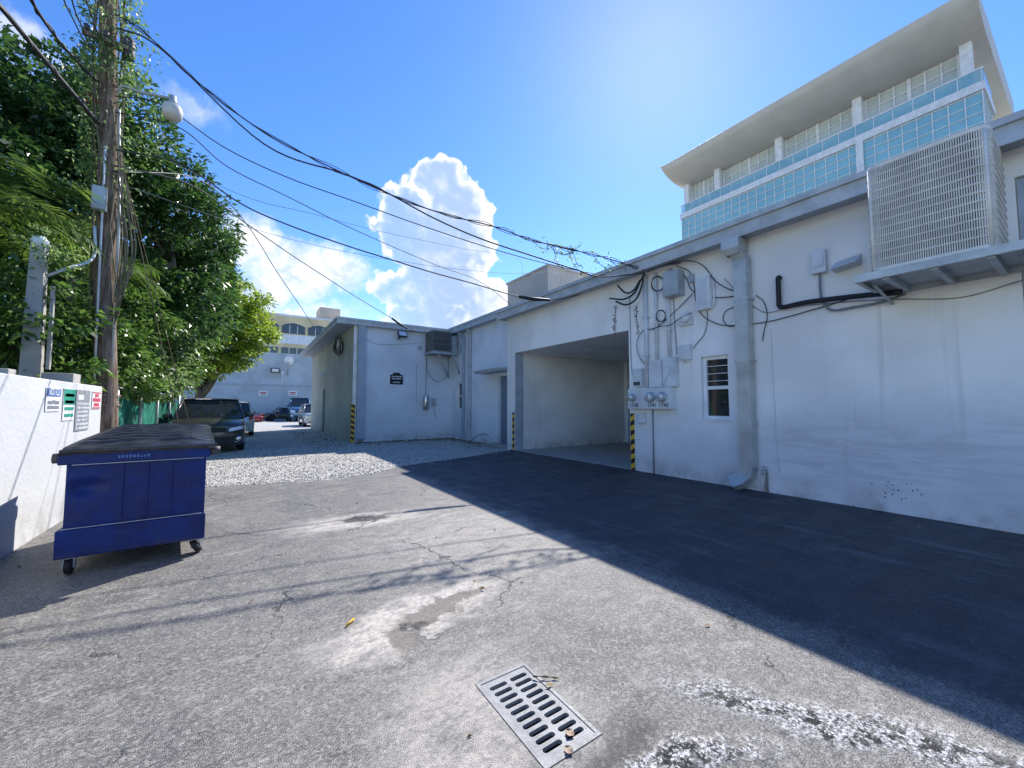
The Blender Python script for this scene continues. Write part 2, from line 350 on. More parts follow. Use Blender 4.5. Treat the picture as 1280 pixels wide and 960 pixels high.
# ------------------------------------------------------------------ mesh helpers
class MB:
    def __init__(s): s.v = []; s.f = []; s.mi = []; s.mats = []; s.sm = []
    def mat(s, m):
        if m not in s.mats: s.mats.append(m)
        return s.mats.index(m)
    def add(s, vs, fs, m, smooth=False):
        o = len(s.v); s.v += [tuple(v) for v in vs]; k = s.mat(m)
        for f in fs: s.f.append([i+o for i in f]); s.mi.append(k); s.sm.append(smooth)
    def box(s, a, b, m, mx=None):
        x0, y0, z0 = a; x1, y1, z1 = b
        vs = [Vector(q) for q in ((x0,y0,z0),(x1,y0,z0),(x1,y1,z0),(x0,y1,z0),(x0,y0,z1),(x1,y0,z1),(x1,y1,z1),(x0,y1,z1))]
        if mx is not None: vs = [mx @ v for v in vs]
        s.add(vs, [(0,3,2,1),(4,5,6,7),(0,1,5,4),(1,2,6,5),(2,3,7,6),(3,0,4,7)], m)
    def cbox(s, c, d, m, mx=None):
        s.box([c[i]-d[i]/2 for i in range(3)], [c[i]+d[i]/2 for i in range(3)], m, mx)
    def tube(s, pts, r, m, n=8, cap=True, squash=1.):
        P = [Vector(p) for p in pts]; rs = r if isinstance(r, (list, tuple)) else [r]*len(P)
        rings = []; up = None
        for i, p in enumerate(P):
            t = (P[min(i+1, len(P)-1)]-P[max(i-1, 0)])
            t = t.normalized() if t.length > 1e-9 else Vector((0, 0, 1))
            if up is None: up = Vector((0, 0, 1)) if abs(t.z) < .9 else Vector((1, 0, 0))
            a = t.cross(up); a = a.normalized() if a.length > 1e-6 else Vector((1, 0, 0)); b = a.cross(t).normalized(); up = b
            rings.append([p + (a*math.cos(2*math.pi*k/n) + b*math.sin(2*math.pi*k/n)*squash)*rs[i] for k in range(n)])
        vs = [v for rg in rings for v in rg]; fs = []
        for i in range(len(P)-1):
            for k in range(n): fs.append((i*n+k, i*n+(k+1) % n, (i+1)*n+(k+1) % n, (i+1)*n+k))
        if cap: fs.append(tuple(range(n))[::-1]); fs.append(tuple((len(P)-1)*n+k for k in range(n)))
        s.add(vs, fs, m, n > 5)
    def lathe(s, prof, m, n=20, mx=None, smooth=True):
        vs = []; fs = []
        for (r, z) in prof:
            for k in range(n):
                v = Vector((r*math.cos(2*math.pi*k/n), r*math.sin(2*math.pi*k/n), z)); vs.append(mx @ v if mx is not None else v)
        for i in range(len(prof)-1):
            for k in range(n): fs.append((i*n+k, i*n+(k+1) % n, (i+1)*n+(k+1) % n, (i+1)*n+k))
        fs.append(tuple(range(n))[::-1]); fs.append(tuple((len(prof)-1)*n+k for k in range(n)))
        s.add(vs, fs, m, smooth)
    def build(s, name, parent=None, bevel=0, loc=None):
        me = bpy.data.meshes.new(name)
        if loc is not None: L = Vector(loc); vs = [tuple(Vector(v)-L) for v in s.v]
        else: vs = s.v
        me.from_pydata(vs, [], s.f)
        for m in s.mats: me.materials.append(m)
        me.polygons.foreach_set('material_index', s.mi); me.polygons.foreach_set('use_smooth', s.sm)
        me.update()
        o = bpy.data.objects.new(name, me); COL.objects.link(o)
        if loc is not None: o.location = loc
        if parent: o.parent = parent
        if bevel:
            b = o.modifiers.new('bevel', 'BEVEL'); b.width = bevel; b.segments = 2; b.limit_method = 'ANGLE'
        return o

def empty(name, label, cat, loc=(0, 0, 0), rz=0, group=None):
    o = bpy.data.objects.new(name, None); COL.objects.link(o); o.location = loc; o.rotation_euler = (0, 0, rz)
    o.empty_display_size = .1
    o['label'] = label; o['category'] = cat
    if group: o['group'] = group
    return o
def tag(o, label, cat, group=None):
    o['label'] = label; o['category'] = cat
    if group: o['group'] = group
    return o
def struct(o, kind='structure'): o['kind'] = kind; return o

def basis(X, Y, Z, o):
    return Matrix(((X[0], Y[0], Z[0], o[0]), (X[1], Y[1], Z[1], o[1]), (X[2], Y[2], Z[2], o[2]), (0, 0, 0, 1)))
def face_negx(o): return basis((0, -1, 0), (0, 0, 1), (-1, 0, 0), o)
def face_posx(o): return basis((0, 1, 0), (0, 0, 1), (1, 0, 0), o)
def face_negy(o): return basis((1, 0, 0), (0, 0, 1), (0, -1, 0), o)

def curve_mesh(cu, mx):
    ob = bpy.data.objects.new('tmp', cu); COL.objects.link(ob)
    dg = bpy.context.evaluated_depsgraph_get(); dg.update()
    me = bpy.data.meshes.new_from_object(ob.evaluated_get(dg)); bpy.data.objects.remove(ob)
    vs = [mx @ v.co for v in me.vertices]; fs = [list(p.vertices) for p in me.polygons]
    bpy.data.meshes.remove(me); bpy.data.curves.remove(cu)
    return vs, fs
def filled(mb, outer, holes, th, mx, m):
    cu = bpy.data.curves.new('c', 'CURVE'); cu.dimensions = '2D'; cu.fill_mode = 'BOTH'; cu.extrude = th/2
    for loop in [outer]+list(holes):
        sp = cu.splines.new('POLY'); sp.points.add(len(loop)-1); sp.use_cyclic_u = True
        for i, p in enumerate(loop): sp.points[i].co = (p[0], p[1], 0, 1)
    vs, fs = curve_mesh(cu, mx @ Matrix.Translation((0, 0, -th/2)))
    mb.add(vs, fs, m)
def text(mb, s, size, mx, m, ex=.002, align='CENTER', sx=1.):
    cu = bpy.data.curves.new('t', 'FONT'); cu.body = s; cu.size = size; cu.extrude = ex; cu.align_x = align; cu.align_y = 'CENTER'
    cu.resolution_u = 3; cu.offset = size*.012
    vs, fs = curve_mesh(cu, mx @ Matrix.Diagonal((sx, 1, 1, 1)))
    mb.add(vs, fs, m)
def rect(u0, v0, u1, v1): return [(u0, v0), (u1, v0), (u1, v1), (u0, v1)]
def rrect(u0, v0, u1, v1, r, n=4):
    out = []
    for cx, cy, a0 in ((u1-r, v0+r, -90), (u1-r, v1-r, 0), (u0+r, v1-r, 90), (u0+r, v0+r, 180)):
        for k in range(n+1):
            a = R(a0+90*k/n); out.append((cx+r*math.cos(a), cy+r*math.sin(a)))
    return out
def smooth(pts, k=6):
    P = [Vector(p) for p in pts]
    if len(P) < 3: return P
    Q = [P[0]*2-P[1]]+P+[P[-1]*2-P[-2]]; out = []
    for i in range(1, len(Q)-2):
        for j in range(k):
            t = j/k; a, b, c, d = Q[i-1:i+3]
            out.append(.5*((2*b)+(c-a)*t+(2*a-5*b+4*c-d)*t*t+(3*b-a-3*c+d)*t**3))
    return out+[P[-1]]

# leaves: one folded quad each, colour varied per leaf
def leaves(name, centers, mat, size=.1, parent=None, width=.45, droop=.35, dirs=None, jit=1.):
    C = np.asarray(centers, dtype=np.float64); n = len(C)
    if dirs is None: d = RNG.normal(size=(n, 3))
    else: d = np.asarray(dirs)+RNG.normal(size=(n, 3))*.45*jit
    d[:, 2] -= droop; d /= np.linalg.norm(d, axis=1)[:, None]
    u = RNG.normal(size=(n, 3)); u[:, 2] += 1.2
    s = np.cross(d, u); s /= np.linalg.norm(s, axis=1)[:, None]+1e-9; nn = np.cross(s, d)
    L = size*RNG.uniform(.6, 1.25, n)[:, None]
    b = C; tip = C+d*L - nn*L*.12; l = C+d*L*.45+s*L*width*.5+nn*L*.08; r = C+d*L*.45-s*L*width*.5+nn*L*.08
    V = np.stack([b, r, tip, l], 1).reshape(-1, 3)
    me = bpy.data.meshes.new(name); me.vertices.add(4*n); me.vertices.foreach_set('co', V.astype(np.float32).ravel())
    me.loops.add(4*n); me.loops.foreach_set('vertex_index', np.arange(4*n, dtype=np.int32))
    me.polygons.add(n); me.polygons.foreach_set('loop_start', np.arange(0, 4*n, 4, dtype=np.int32))
    try: me.polygons.foreach_set('loop_total', np.full(n, 4, dtype=np.int32))
    except Exception: pass
    a = me.attributes.new('rnd', 'FLOAT', 'FACE'); rv = RNG.random(n)**1.5
    if n > 3000:
        g3 = np.floor(C*1.7).astype(np.int64); hsh = np.sin(g3[:, 0]*12.9898+g3[:, 1]*78.233+g3[:, 2]*37.719)*43758.5453; hsh = hsh-np.floor(hsh)
        rv = rv*.5+.5*hsh**1.3*(.3+.7*rv)
    a.data.foreach_set('value', rv.astype(np.float32))
    me.materials.append(mat); me.update(calc_edges=True); me.validate()
    o = bpy.data.objects.new(name, me); COL.objects.link(o)
    if parent: o.parent = parent
    return o
def clumps(lobes, n_cl, per, cr, inner=.25):
    """leaf points gathered in clumps on and within uneven lobes (centre, radii)"""
    out = []; dirs = []
    vol = np.array([l[1][0]*l[1][1]+l[1][1]*l[1][2]+l[1][0]*l[1][2] for l in lobes]); vol = vol/vol.sum()
    for (c, r), w in zip(lobes, vol):
        k = max(3, int(n_cl*w)); q = RNG.normal(size=(k, 3)); q /= np.linalg.norm(q, axis=1)[:, None]
        rad = np.where(RNG.random(k) < inner, RNG.uniform(.35, .85, k), RNG.uniform(.82, 1.17, k))
        cc = np.array(c)+q*rad[:, None]*np.array(r)
        for i in range(k):
            m = int(per*RNG.uniform(.5, 1.4)); z = RNG.normal(size=(m, 3)); z /= np.linalg.norm(z, axis=1)[:, None]
            s = cr*RNG.uniform(.45, 1.45)
            pts = cc[i]+z*(RNG.random(m)**.5)[:, None]*np.array([s, s, s*.62]); out.append(pts); dirs.append(z+q[i]*.7)
    return np.concatenate(out), np.concatenate(dirs)
def limb(mb, a, b, r0, r1, m, wob=.15, n=7):
    a = Vector(a); b = Vector(b); L = (b-a).length; pts = []
    for i in range(n+1):
        t = i/n; w = math.sin(t*math.pi)*wob*L*.3
        pts.append(a.lerp(b, t)+Vector((random.uniform(-w, w), random.uniform(-w, w), 0)))
    mb.tube(pts, [r0+(r1-r0)*i/n for i in range(n+1)], m, 9)
def tree(name, label, base, lobes, mat, n_cl, per, cr, leaf, trunk_r=.25, cat='tree', group=None, height=None, inner=.25, width=.45, stems=1):
    t = empty(name, label, cat, base, group=group); b = Vector(base)
    top = Vector((sum(l[0][0] for l in lobes)/len(lobes), sum(l[0][1] for l in lobes)/len(lobes), 0))
    hz = min(l[0][2] for l in lobes)*.8
    fork = Vector((b.x*.7+top.x*.3, b.y*.7+top.y*.3, max(b.z+.6, hz*.6)))
    tm = MB()
    for k in range(stems):
        off = Vector((random.uniform(-.2, .2), random.uniform(-.2, .2), 0)) if stems > 1 else Vector()
        limb(tm, b+off-Vector((0, 0, .05)), fork+off, trunk_r, trunk_r*.75, M['bark'])
    o = tm.build('trunk', t, loc=base); o.location = (0, 0, 0)
    lm = MB()
    for c, r in lobes:
        limb(lm, fork, c, trunk_r*.6, trunk_r*.15, M['bark'], .35)
        for q in range(4):
            e = Vector(c)+Vector((random.uniform(-1, 1)*r[0], random.uniform(-1, 1)*r[1], random.uniform(-.5, .9)*r[2]))*.8
            limb(lm, Vector(c).lerp(fork, .3), e, trunk_r*.22, trunk_r*.06, M['bark'], .4)
    o = lm.build('limbs', t, loc=base); o.location = (0, 0, 0)
    P, D = clumps(lobes, n_cl, per, cr, inner)
    keep = P[:, 2] > .15
    P = P[keep]-np.array(base); D = D[keep]
    leaves('crown', P, mat, leaf, t, width=width, dirs=D)
    return t

# ------------------------------------------------------------------ the setting
asph = [(-2.6, -9), (7.9, -9), (7.9, 11.75)]
edge = [(7.62, 11.7), (6.6, 11.25), (5.4, 10.75), (4.2, 10.45), (3.3, 10.1), (2.5, 9.45), (1.8, 9.12), (.9, 9.15), (.0, 9.45), (-.6, 9.62), (-1.4, 9.8), (-2.6, 10)]
ed = []
for i in range(len(edge)-1):
    for k in range(8):
        t = k/8; ed.append((edge[i][0]*(1-t)+edge[i+1][0]*t, edge[i][1]*(1-t)+edge[i+1][1]*t+random.uniform(-.045, .045)))
asph += ed+[(-2.6, 10)]
GR = rect(1.088, 1.378, 1.43, 2.005)
I4 = Matrix.Identity(4)
g = MB()
vs = [(-400, -400, -.012), (400, -400, -.012), (400, 400, -.012), (-400, 400, -.012)]
a0, b0, a1, b1 = 1.05, 1.34, 1.47, 2.04
hv = [(a0, b0, -.012), (a1, b0, -.012), (a1, b1, -.012), (a0, b1, -.012)]
g.add(vs+hv, [(0, 1, 5, 4), (1, 2, 6, 5), (2, 3, 7, 6), (3, 0, 4, 7)], M['soil']); struct(g.build('ground'))
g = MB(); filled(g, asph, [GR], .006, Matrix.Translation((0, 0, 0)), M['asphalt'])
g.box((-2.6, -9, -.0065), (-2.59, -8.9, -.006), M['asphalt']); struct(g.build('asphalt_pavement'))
g = MB()
gx = np.linspace(-6, 14, 41); gy = np.linspace(8.9, 64, 81)
g.add([(x, y, -.004) for y in (8.9, 64) for x in (-6, 14)], [(0, 1, 3, 2)], M['gravel']); struct(g.build('gravel_lot'))
g = MB()
for a, b in (((1.02, 1.30, -.5), (1.088, 2.09, -.0065)), ((1.43, 1.30, -.5), (1.50, 2.09, -.0065)), ((1.088, 1.30, -.5), (1.43, 1.378, -.0065)), ((1.088, 2.005, -.5), (1.43, 2.09, -.0065)), ((1.02, 1.30, -.54), (1.5, 2.09, -.501))):
    g.box(a, b, M['dark'])
struct(g.build('drain_pit'))
# loose stones over the gravel (uncountable)
def stones(name, n, fn, smin, smax, mat):
    V = []; F = []
    ico = [(0,0,1),(.9,0,.3),(.28,.85,.3),(-.72,.53,.3),(-.72,-.53,.3),(.28,-.85,.3),(0,0,-.6)]
    fc = [(0,1,2),(0,2,3),(0,3,4),(0,4,5),(0,5,1),(6,2,1),(6,3,2),(6,4,3),(6,5,4),(6,1,5)]
    for i in range(n):
        x, y = fn(); s = random.uniform(smin, smax); a = random.uniform(0, 6.28); o = len(V); ca, sa = math.cos(a), math.sin(a)
        sx, sy, sz = s*random.uniform(.7, 1.3), s*random.uniform(.7, 1.3), s*random.uniform(.5, .9)
        for v in ico:
            vx, vy = v[0]*sx, v[1]*sy; V.append((x+vx*ca-vy*sa, y+vx*sa+vy*ca, v[2]*sz+s*.15))
        F += [tuple(q+o for q in f) for f in fc]
    me = bpy.data.meshes.new(name); me.from_pydata(V, [], F); me.materials.append(mat)
    o = bpy.data.objects.new(name, me); COL.objects.link(o); return o
def gpt():
    while 1:
        y = 9.2+random.random()**1.6*13; x = random.uniform(-1.9, 8.1)
        if x > 3.6 and y > 17.6: continue
        e = np.interp(x, [p[0] for p in edge][::-1], [p[1] for p in edge][::-1])
        if y > e-.05 or (random.random() < .06 and y > e-.5): return x, y
struct(stones('gravel_stones', 16000, gpt, .008, .024, M['gravel']), 'stuff')
# leaf litter
def litter(name, n, fn, size, kind='stuff'):
    P = [(*fn(), random.uniform(.006, .02)) for _ in range(n)]
    o = leaves(name, P, M['leaf_dry'], size, droop=0, dirs=[(random.uniform(-1, 1), random.uniform(-1, 1), 0) for _ in P], jit=.25); return o
def lf():
    r = random.random()
    if r < .45: return random.uniform(3.7, 8.2), 17.7-abs(random.gauss(0, .55))
    if r < .75: return 8.2-abs(random.gauss(0, .45)), random.uniform(12.3, 17.7)
    return random.uniform(2, 3.6), random.uniform(16, 28)
struct(litter('leaf_litter', 1500, lf, .085), 'stuff')
def lf2():
    return (7.7-abs(random.gauss(0, .25)), random.uniform(.5, 11)) if random.random() < .55 else (random.uniform(-1.9, 7), random.uniform(1.2, 9))
struct(litter('scattered_dry_leaves', 60, lf2, .045), 'stuff')

# ------------------------------------------------------------------ garage building (right)
XW = 7.78
gb = empty('garage_building', 'long pale stucco building with an open garage bay and a grey roof edge', 'building', (XW, 3, 0))
def P(o): o.matrix_parent_inverse = Matrix.Translation(-Vector(o.parent.location)); return o
def part(mb, name, parent, bevel=0): return P(mb.build(name, parent, bevel))
w = MB()
op = rect(-11.46, -.01, -6.47, 3.41); win1 = rect(-4.62, 1.27, -4.05, 2.55); win2 = rect(-.50, 2.55, 1.2, 4.35)
YN = 11.98
outer = [(-YN, -.1), (-11.46, -.1), (-11.46, 3.41), (-6.47, 3.41), (-6.47, -.1), (8, -.1), (8, 4.86), (-YN, 4.86)]
filled(w, outer, [win1, win2], .34, face_negx((XW, 0, 0)), M['wall'])
w.box((XW+.001, YN-.25, -.1), (22, YN-.003, 4.86), M['wall'])
w.box((22, -8, -.1), (22.3, YN-.26, 4.86), M['wall'])
part(w, 'wall', gb)
w = MB()
w.box((XW+.34, 11.47, 0.002), (13.6, 11.6, 3.6), M['inner']); w.box((XW+.34, 6.2, 0.002), (16.4, 6.34, 3.6), M['inner'])
w.box((13.45, 11.3, .003), (13.6, 11.47, 3.4), M['white'])
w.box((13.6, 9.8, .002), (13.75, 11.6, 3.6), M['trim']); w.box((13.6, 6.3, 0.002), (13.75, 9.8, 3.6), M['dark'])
w.box((XW+.34, 6.2, 3.412), (13.75, 11.6, 3.6), M['inner'])
part(w, 'garage_bay_lining', gb)
w = MB(); w.box((XW+.0, 6.35, -.05), (13.6, 11.46, .012), M['conc']); part(w, 'garage_floor', gb)
w = MB(); w.box((XW-.004, 11.463, 0), (XW+.345, 11.468, 3.40), M['trim']); w.box((XW+.002, 11.452, .004), (XW+.338, 11.459, 3.40), M['trim'])
part(w, 'door_jamb', gb)
# roof edge
w = MB()
XF = 7.42
w.box((XF, -8, 4.66), (XF+.05, 12.12, 4.95), M['fascia'])
w.box((XF-.05, -8, 4.88), (XF-.002, 12.17, 4.97), M['fascia'])
w.box((XF-.025, -8, 4.64), (XF-.002, 12.14, 4.69), M['fascia'])
w.box((XF+.052, -8, 4.70), (XW+.1, 12.1, 4.74), M['trim'])
w.box((XF+.052, 12.07, 4.66), (16, 12.12, 4.95), M['fascia'])
part(w, 'fascia', gb)
w = MB(); w.box((XF+.052, -8, 4.862), (22.4, 12.07, 4.93), M['fascia']); part(w, 'roof', gb)
for y in (9.1, 6.2, 3.2, .2, -2.8):
    w = MB(); w.box((XF-.056, y, 4.645), (XF-.051, y+.012, 4.972), M['trim']); part(w, 'fascia_seam', gb)
w = MB(); a = at(634, 355, 0, 9.5)
w.box((9.5, 11.75, 4.93), (12, 14.6, 6.95), M['boxroof']); w.box((9.44, 11.7, 6.95), (12.06, 14.66, 7.02), M['boxroof'])
part(w, 'roof_bulkhead', gb)
# window with louvres
def window(parent, y0, y1, z0, z1, X, label=None, louv=True, name='window', depth=.09):
    t = .068; b = MB()
    filled(b, rect(-y1, z0, -y0, z1), [rect(-y1+t, z0+t, -y0-t, (z0+z1)/2-t*.5), rect(-y1+t, (z0+z1)/2+t*.5, -y0-t, z1-t)], .06, face_negx((X+depth, 0, 0)), M['white'])
    o = part2(b, name, parent)
    g = MB(); g.box((X+depth+.04, y0+t*.5, z0+t*.5), (X+depth+.05, y1-t*.5, z1-t*.5), M['glass']); sub(g, 'pane', o, parent)
    zm = (z0+z1)/2
    if louv:
        l = MB()
        for k in range(3):
            z = zm+.13+k*(z1-zm-.14)/3.3
            l.box((X+depth+.012, y0+t, z), (X+depth+.03, y1-t, z+.011), M['white'])
        sub(l, 'louvre', o, parent)
    s = MB(); s.box((X-.03, y0-.02, z0-.035), (X+depth, y1+.02, z0-.002), M['white']); sub(s, 'sill', o, parent)
    return o
def part2(mb, name, parent):
    return P(mb.build(name, parent))
def sub(mb, name, par, root):
    o = mb.build(name, par); o.matrix_parent_inverse = par.matrix_parent_inverse.copy(); o.matrix_parent_inverse = Matrix.Translation(-Vector(root.location)) ; o.matrix_parent_inverse = Matrix.Identity(4)
    o.location = (0, 0, 0); return o
# parts are modelled in world coordinates; a part carries the inverse of its thing's place, a sub-part needs none
w1 = window(gb, 4.05, 4.62, 1.27, 2.55, XW); w1['label'] = 'white framed window with glass louvres above'
b = MB(); b.box((XW+.07, -1.1, 2.6), (XW+.09, .45, 4.3), M['glass']); b.box((XW+.05, .43, 2.57), (XW+.1, .49, 4.33), M['trim']); part(b, 'dark_window', gb)

# annex: middle link and far block
XM, YF, XB = 8.3, 17.8, 3.72
an = empty('annex_building', 'blue grey stucco annex beyond the garage, its left side mildewed green', 'building', (XB, YF, 0))
w = MB()
filled(w, [(-YF, -.1), (-13.42, -.1), (-13.42, 2.72), (-12.35, 2.72), (-12.35, -.1), (-YN, -.1), (-YN, 5.16), (-YF, 5.16)], [rect(-17.2, 1.38, -16.58, 2.68)], .28, face_negx((XM, 0, 0)), M['wall_mid'])
part(w, 'link_wall', an)
w = MB(); w.box((XB, YF, -.1), (XM+6, YF+.25, 5.14), M['wall_far']); part(w, 'front_wall', an)
w = MB(); w.box((XB-.012, YF-.006, 0), (XB+.26, YF-.001, 5.14), M['white'])
filled(w, [(-31, -.1), (-25.9, -.1), (-25.9, 2.5), (-25.0, 2.5), (-25.0, -.1), (-YF+.001, -.1), (-YF+.001, 5.14), (-31, 5.14)], [], .25, face_negx((XB-.002, 0, 0)), M['wall_green'])
w.box((XB, 30.75, -.1), (XM+6, 31, 5.14), M['wall_green'])
part(w, 'side_wall', an)
w = MB(); w.box((XB+.1, 25.0, 0), (XB+.14, 25.9, 2.5), M['door']); part(w, 'side_door', an)
w = MB()
w.box((2.98, YF-.28, 4.98), (3.03, 31.3, 5.22), M['fascia']); w.box((3.03, YF-.28, 5.0), (XM-.3, YF-.23, 5.22), M['fascia'])
w.box((2.95, YF-.31, 5.17), (XM-.3, YF-.281, 5.26), M['fascia']); w.box((2.95, YF-.281, 5.17), (2.979, 31.3, 5.26), M['fascia'])
w.box((3.03, YF-.23, 5.02), (XM-.3, YF+.0, 5.06), M['trim']); w.box((3.03, YF, 5.02), (XB, 31.2, 5.06), M['trim'])
w.box((XM-.30, 12.13, 5.0), (XM-.25, YF-.28, 5.26), M['fascia']); w.box((XM-.33, 12.13, 5.2), (XM-.301, YF-.31, 5.29), M['fascia'])
w.box((XM-.25, 12.13, 5.02), (XM+.02, YF, 5.06), M['trim'])
part(w, 'fascia', an)
w = MB(); w.box((3.031, YF-.229, 5.161), (15, 31.2, 5.2), M['fascia']); w.box((XM-.249, 12.131, 5.162), (15, YF-.23, 5.199), M['fascia']); part(w, 'roof', an)
w2 = window(an, 16.58, 17.2, 1.38, 2.68, XM, louv=False)
w = MB(); w.box((XM+.12, 12.35, .0), (XM+.17, 13.42, 2.72), M['door'])
dr = part(w, 'door', an)
h = MB(); h.tube([(XM+.10, 12.48, 1.05), (XM+.06, 12.48, 1.05), (XM+.06, 12.58, 1.05)], .014, M['tin'])
h = sub(h, 'door_handle', dr, an)
w = MB(); w.box((XM-.62, 12.2, 2.86), (XM, 14.3, 2.93), M['trim']); w.box((XM-.66, 12.16, 2.93), (XM, 14.35, 2.97), M['fascia']); part(w, 'door_canopy', an)
w = MB(); w.box((XM-.5, 12.1, -.0), (XM, 13.6, .10), M['conc']); part(w, 'door_step', an, .01)

# ------------------------------------------------------------------ downspouts
def downspout(name, label, pts, wx, wy, m, head=None, bands=(), group='downspouts on the buildings'):
    t = empty(name, label, 'downspout', (pts[-1][0], pts[-1][1], 0), group=group)
    b = MB(); Q = [Vector(p) for p in pts]; rings = []
    for i, p in enumerate(Q):
        d = (Q[min(i+1, len(Q)-1)]-Q[max(i-1, 0)]).normalized()
        sdir = Vector((0, 1, 0)) if abs(d.y) < .5 else Vector((0, 0, 1)) if abs(d.y) > .9 else Vector((0, -d.z, d.y)).normalized()
        sdir = (Vector((0, 1, 0)) - d*d.y).normalized() if abs(d.y) < .95 else Vector((0, 0, 1))
        o = d.cross(sdir).normalized()
        rings.append([p+sdir*wy/2+o*wx/2, p-sdir*wy/2+o*wx/2, p-sdir*wy/2-o*wx/2, p+sdir*wy/2-o*wx/2])
    vs = [v for r_ in rings for v in r_]; fs = []
    for i in range(len(Q)-1):
        for k in range(4): fs.append((i*4+k, i*4+(k+1) % 4, (i+1)*4+(k+1) % 4, (i+1)*4+k))
    fs += [(3, 2, 1, 0), tuple(4*(len(Q)-1)+k for k in range(4))]
    b.add(vs, fs, m); part(b, 'pipe', t)
    if head:
        hb = MB(); (x0, y0, z0), (x1, y1, z1) = head
        cx, cy = (x0+x1)/2, (y0+y1)/2; zz = z0+(z1-z0)*.35
        hb.box((x0, y0, zz), (x1, y1, z1), m)
        k = .65; vs = [(x0, y0, zz), (x1, y0, zz), (x1, y1, zz), (x0, y1, zz)]+[(cx+(x-cx)*k, cy+(y-cy)*k, z0) for x, y in ((x0, y0), (x1, y0), (x1, y1), (x0, y1))]
        hb.add(vs, [(0, 4, 5, 1), (1, 5, 6, 2), (2, 6, 7, 3), (3, 7, 4, 0)], m); part(hb, 'leader_head', t, .006)
    for (x0, x1, y0, y1, z) in bands:
        sb = MB(); sb.box((x0, y0, z), (x1, y1, z+.035), m); part(sb, 'strap', t)
    return t
xd = XW-.13
downspout('downspout', 'wide galvanised box downspout curving out at the foot, right of the louvred window',
          [(xd-.10, 3.75, 4.64), (xd-.09, 3.74, 4.45), (xd, 3.68, 4.28), (xd, 3.68, .42), (xd-.02, 3.71, .28), (xd-.06, 3.80, .17), (xd-.10, 3.93, .10)], .19, .23, M['galv'],
          head=((xd-.28, 3.60, 4.36), (xd+.10, 3.92, 4.66)), bands=[(xd-.103, XW, 3.54, 3.82, z) for z in (1.2, 2.35, 3.5)])
downspout('downspout', 'slim grey pipe bent out from the inner corner of the annex eave',
          [(XM-.22, 16.6, 5.1), (XM-.22, 16.55, 4.95), (XM-.08, 16.35, 4.7), (XM-.08, 16.35, .2), (XM-.15, 16.3, .12)], .11, .12, M['trim'])
downspout('downspout', 'straight slim pipe running full height beside the bent pipe on the annex',
          [(XM-.22, 15.75, 5.0), (XM-.1, 15.75, 4.85), (XM-.1, 15.75, .1)], .10, .12, M['fascia'])
downspout('downspout', 'wide grey boxed downspout at the front left corner of the annex',
          [(3.98+.02, YF-.12, 5.0), (4.0, YF-.12, 2.15), (4.0, YF-.12, 2.1), (4.0, YF-.12, .25), (4.0, YF-.25, .12)], .30, .18, M['trim'])

# corner guards
def guard(y, x, lab, z=1.32, flip=1, nrm='x'):
    b = MB()
    b.box((x-.03, min(y, y+.10*flip), .02), (x-.002, max(y, y+.10*flip), z), M['hazard'])
    b.box((x-.03, y-.012*flip if flip > 0 else y, .02), (x+.10, y if flip > 0 else y+.012, z), M['hazard']) if False else None
    o = b.build('corner_guard', None, .003, loc=(x, y, 0)); tag(o, lab, 'corner guard', 'striped corner guards')
    return o
guard(11.50, XW, 'yellow and black striped corner guard left of the garage opening', flip=1)
guard(6.44, XW, 'yellow and black striped corner guard right of the garage opening', z=1.36, flip=-1)
b = MB(); b.box((XB-.05, YF-.035, .02), (XB+.09, YF-.008, 1.62), M['hazard']); b.box((XB-.05, YF-.034, .02), (XB-.02, YF+.12, 1.62), M['hazard'])
tag(b.build('corner_guard', None, loc=(XB, YF, 0)), 'striped corner guard on the annex corner beside the boxed downspout', 'corner guard', 'striped corner guards')

# ------------------------------------------------------------------ electrical gear on the wall
def wb(px, py): q = at(px, py, 0, XW); return q.y, q.z
mc = empty('meter_cabinet', 'pale electric meter cabinet with three round meters and numbers 1738, 1741 and 1743', 'meter cabinet', (XW, 5.8, 1.5))
b = MB(); b.box((XW-.20, 5.20, 1.47), (XW-.002, 6.36, 1.95), M['box']); part(b, 'cabinet', mc, .008)
b = MB(); b.box((XW-.206, 5.22, 1.49), (XW-.201, 5.63, 1.93), M['box']); b.box((XW-.206, 5.65, 1.49), (XW-.201, 5.98, 1.93), M['box']); b.box((XW-.206, 6.0, 1.49), (XW-.201, 6.34, 1.93), M['box']); part(b, 'cover_panel', mc)
for y, num, r in ((6.20, '1738', .085), (5.70, '1741', .105), (5.40, '1743', .10)):
    b = MB(); mx = basis((0, 1, 0), (0, 0, 1), (-1, 0, 0), (XW-.206, y, 1.74))
    b.lathe([(r*1.12, 0), (r*1.12, .03), (r, .035), (r*.97, .10), (r*.85, .125), (0.001, .13)], M['boxgrey'], 20, mx); o = part(b, 'meter', mc)
    f = MB(); f.lathe([(r*.8, .128), (r*.8, .137), (.001, .138)], M['lens'], 18, mx)
    f.box((XW-.350, y-.045, 1.72), (XW-.344, y+.05, 1.735), M['ink']); f.box((XW-.350, y-.02, 1.77), (XW-.344, y+.035, 1.785), M['ink']); sub(f, 'meter_glass', o, mc)
    t_ = MB(); text(t_, num, .125, face_negx((XW-.208, y-.02, 1.555)), M['ink'], .001); part(t_, 'number', mc)
b = MB(); b.box((XW-.14, 5.46, 1.96), (XW-.002, 5.80, 2.58), M['box']); b.box((XW-.147, 5.48, 1.98), (XW-.141, 5.78, 2.56), M['box'])
tag(b.build('switch_box', None, .004, loc=(XW, 5.6, 2)), 'tall switch box on the meter cabinet, left one of the taller pair', 'switch box', 'switch boxes above the meters')
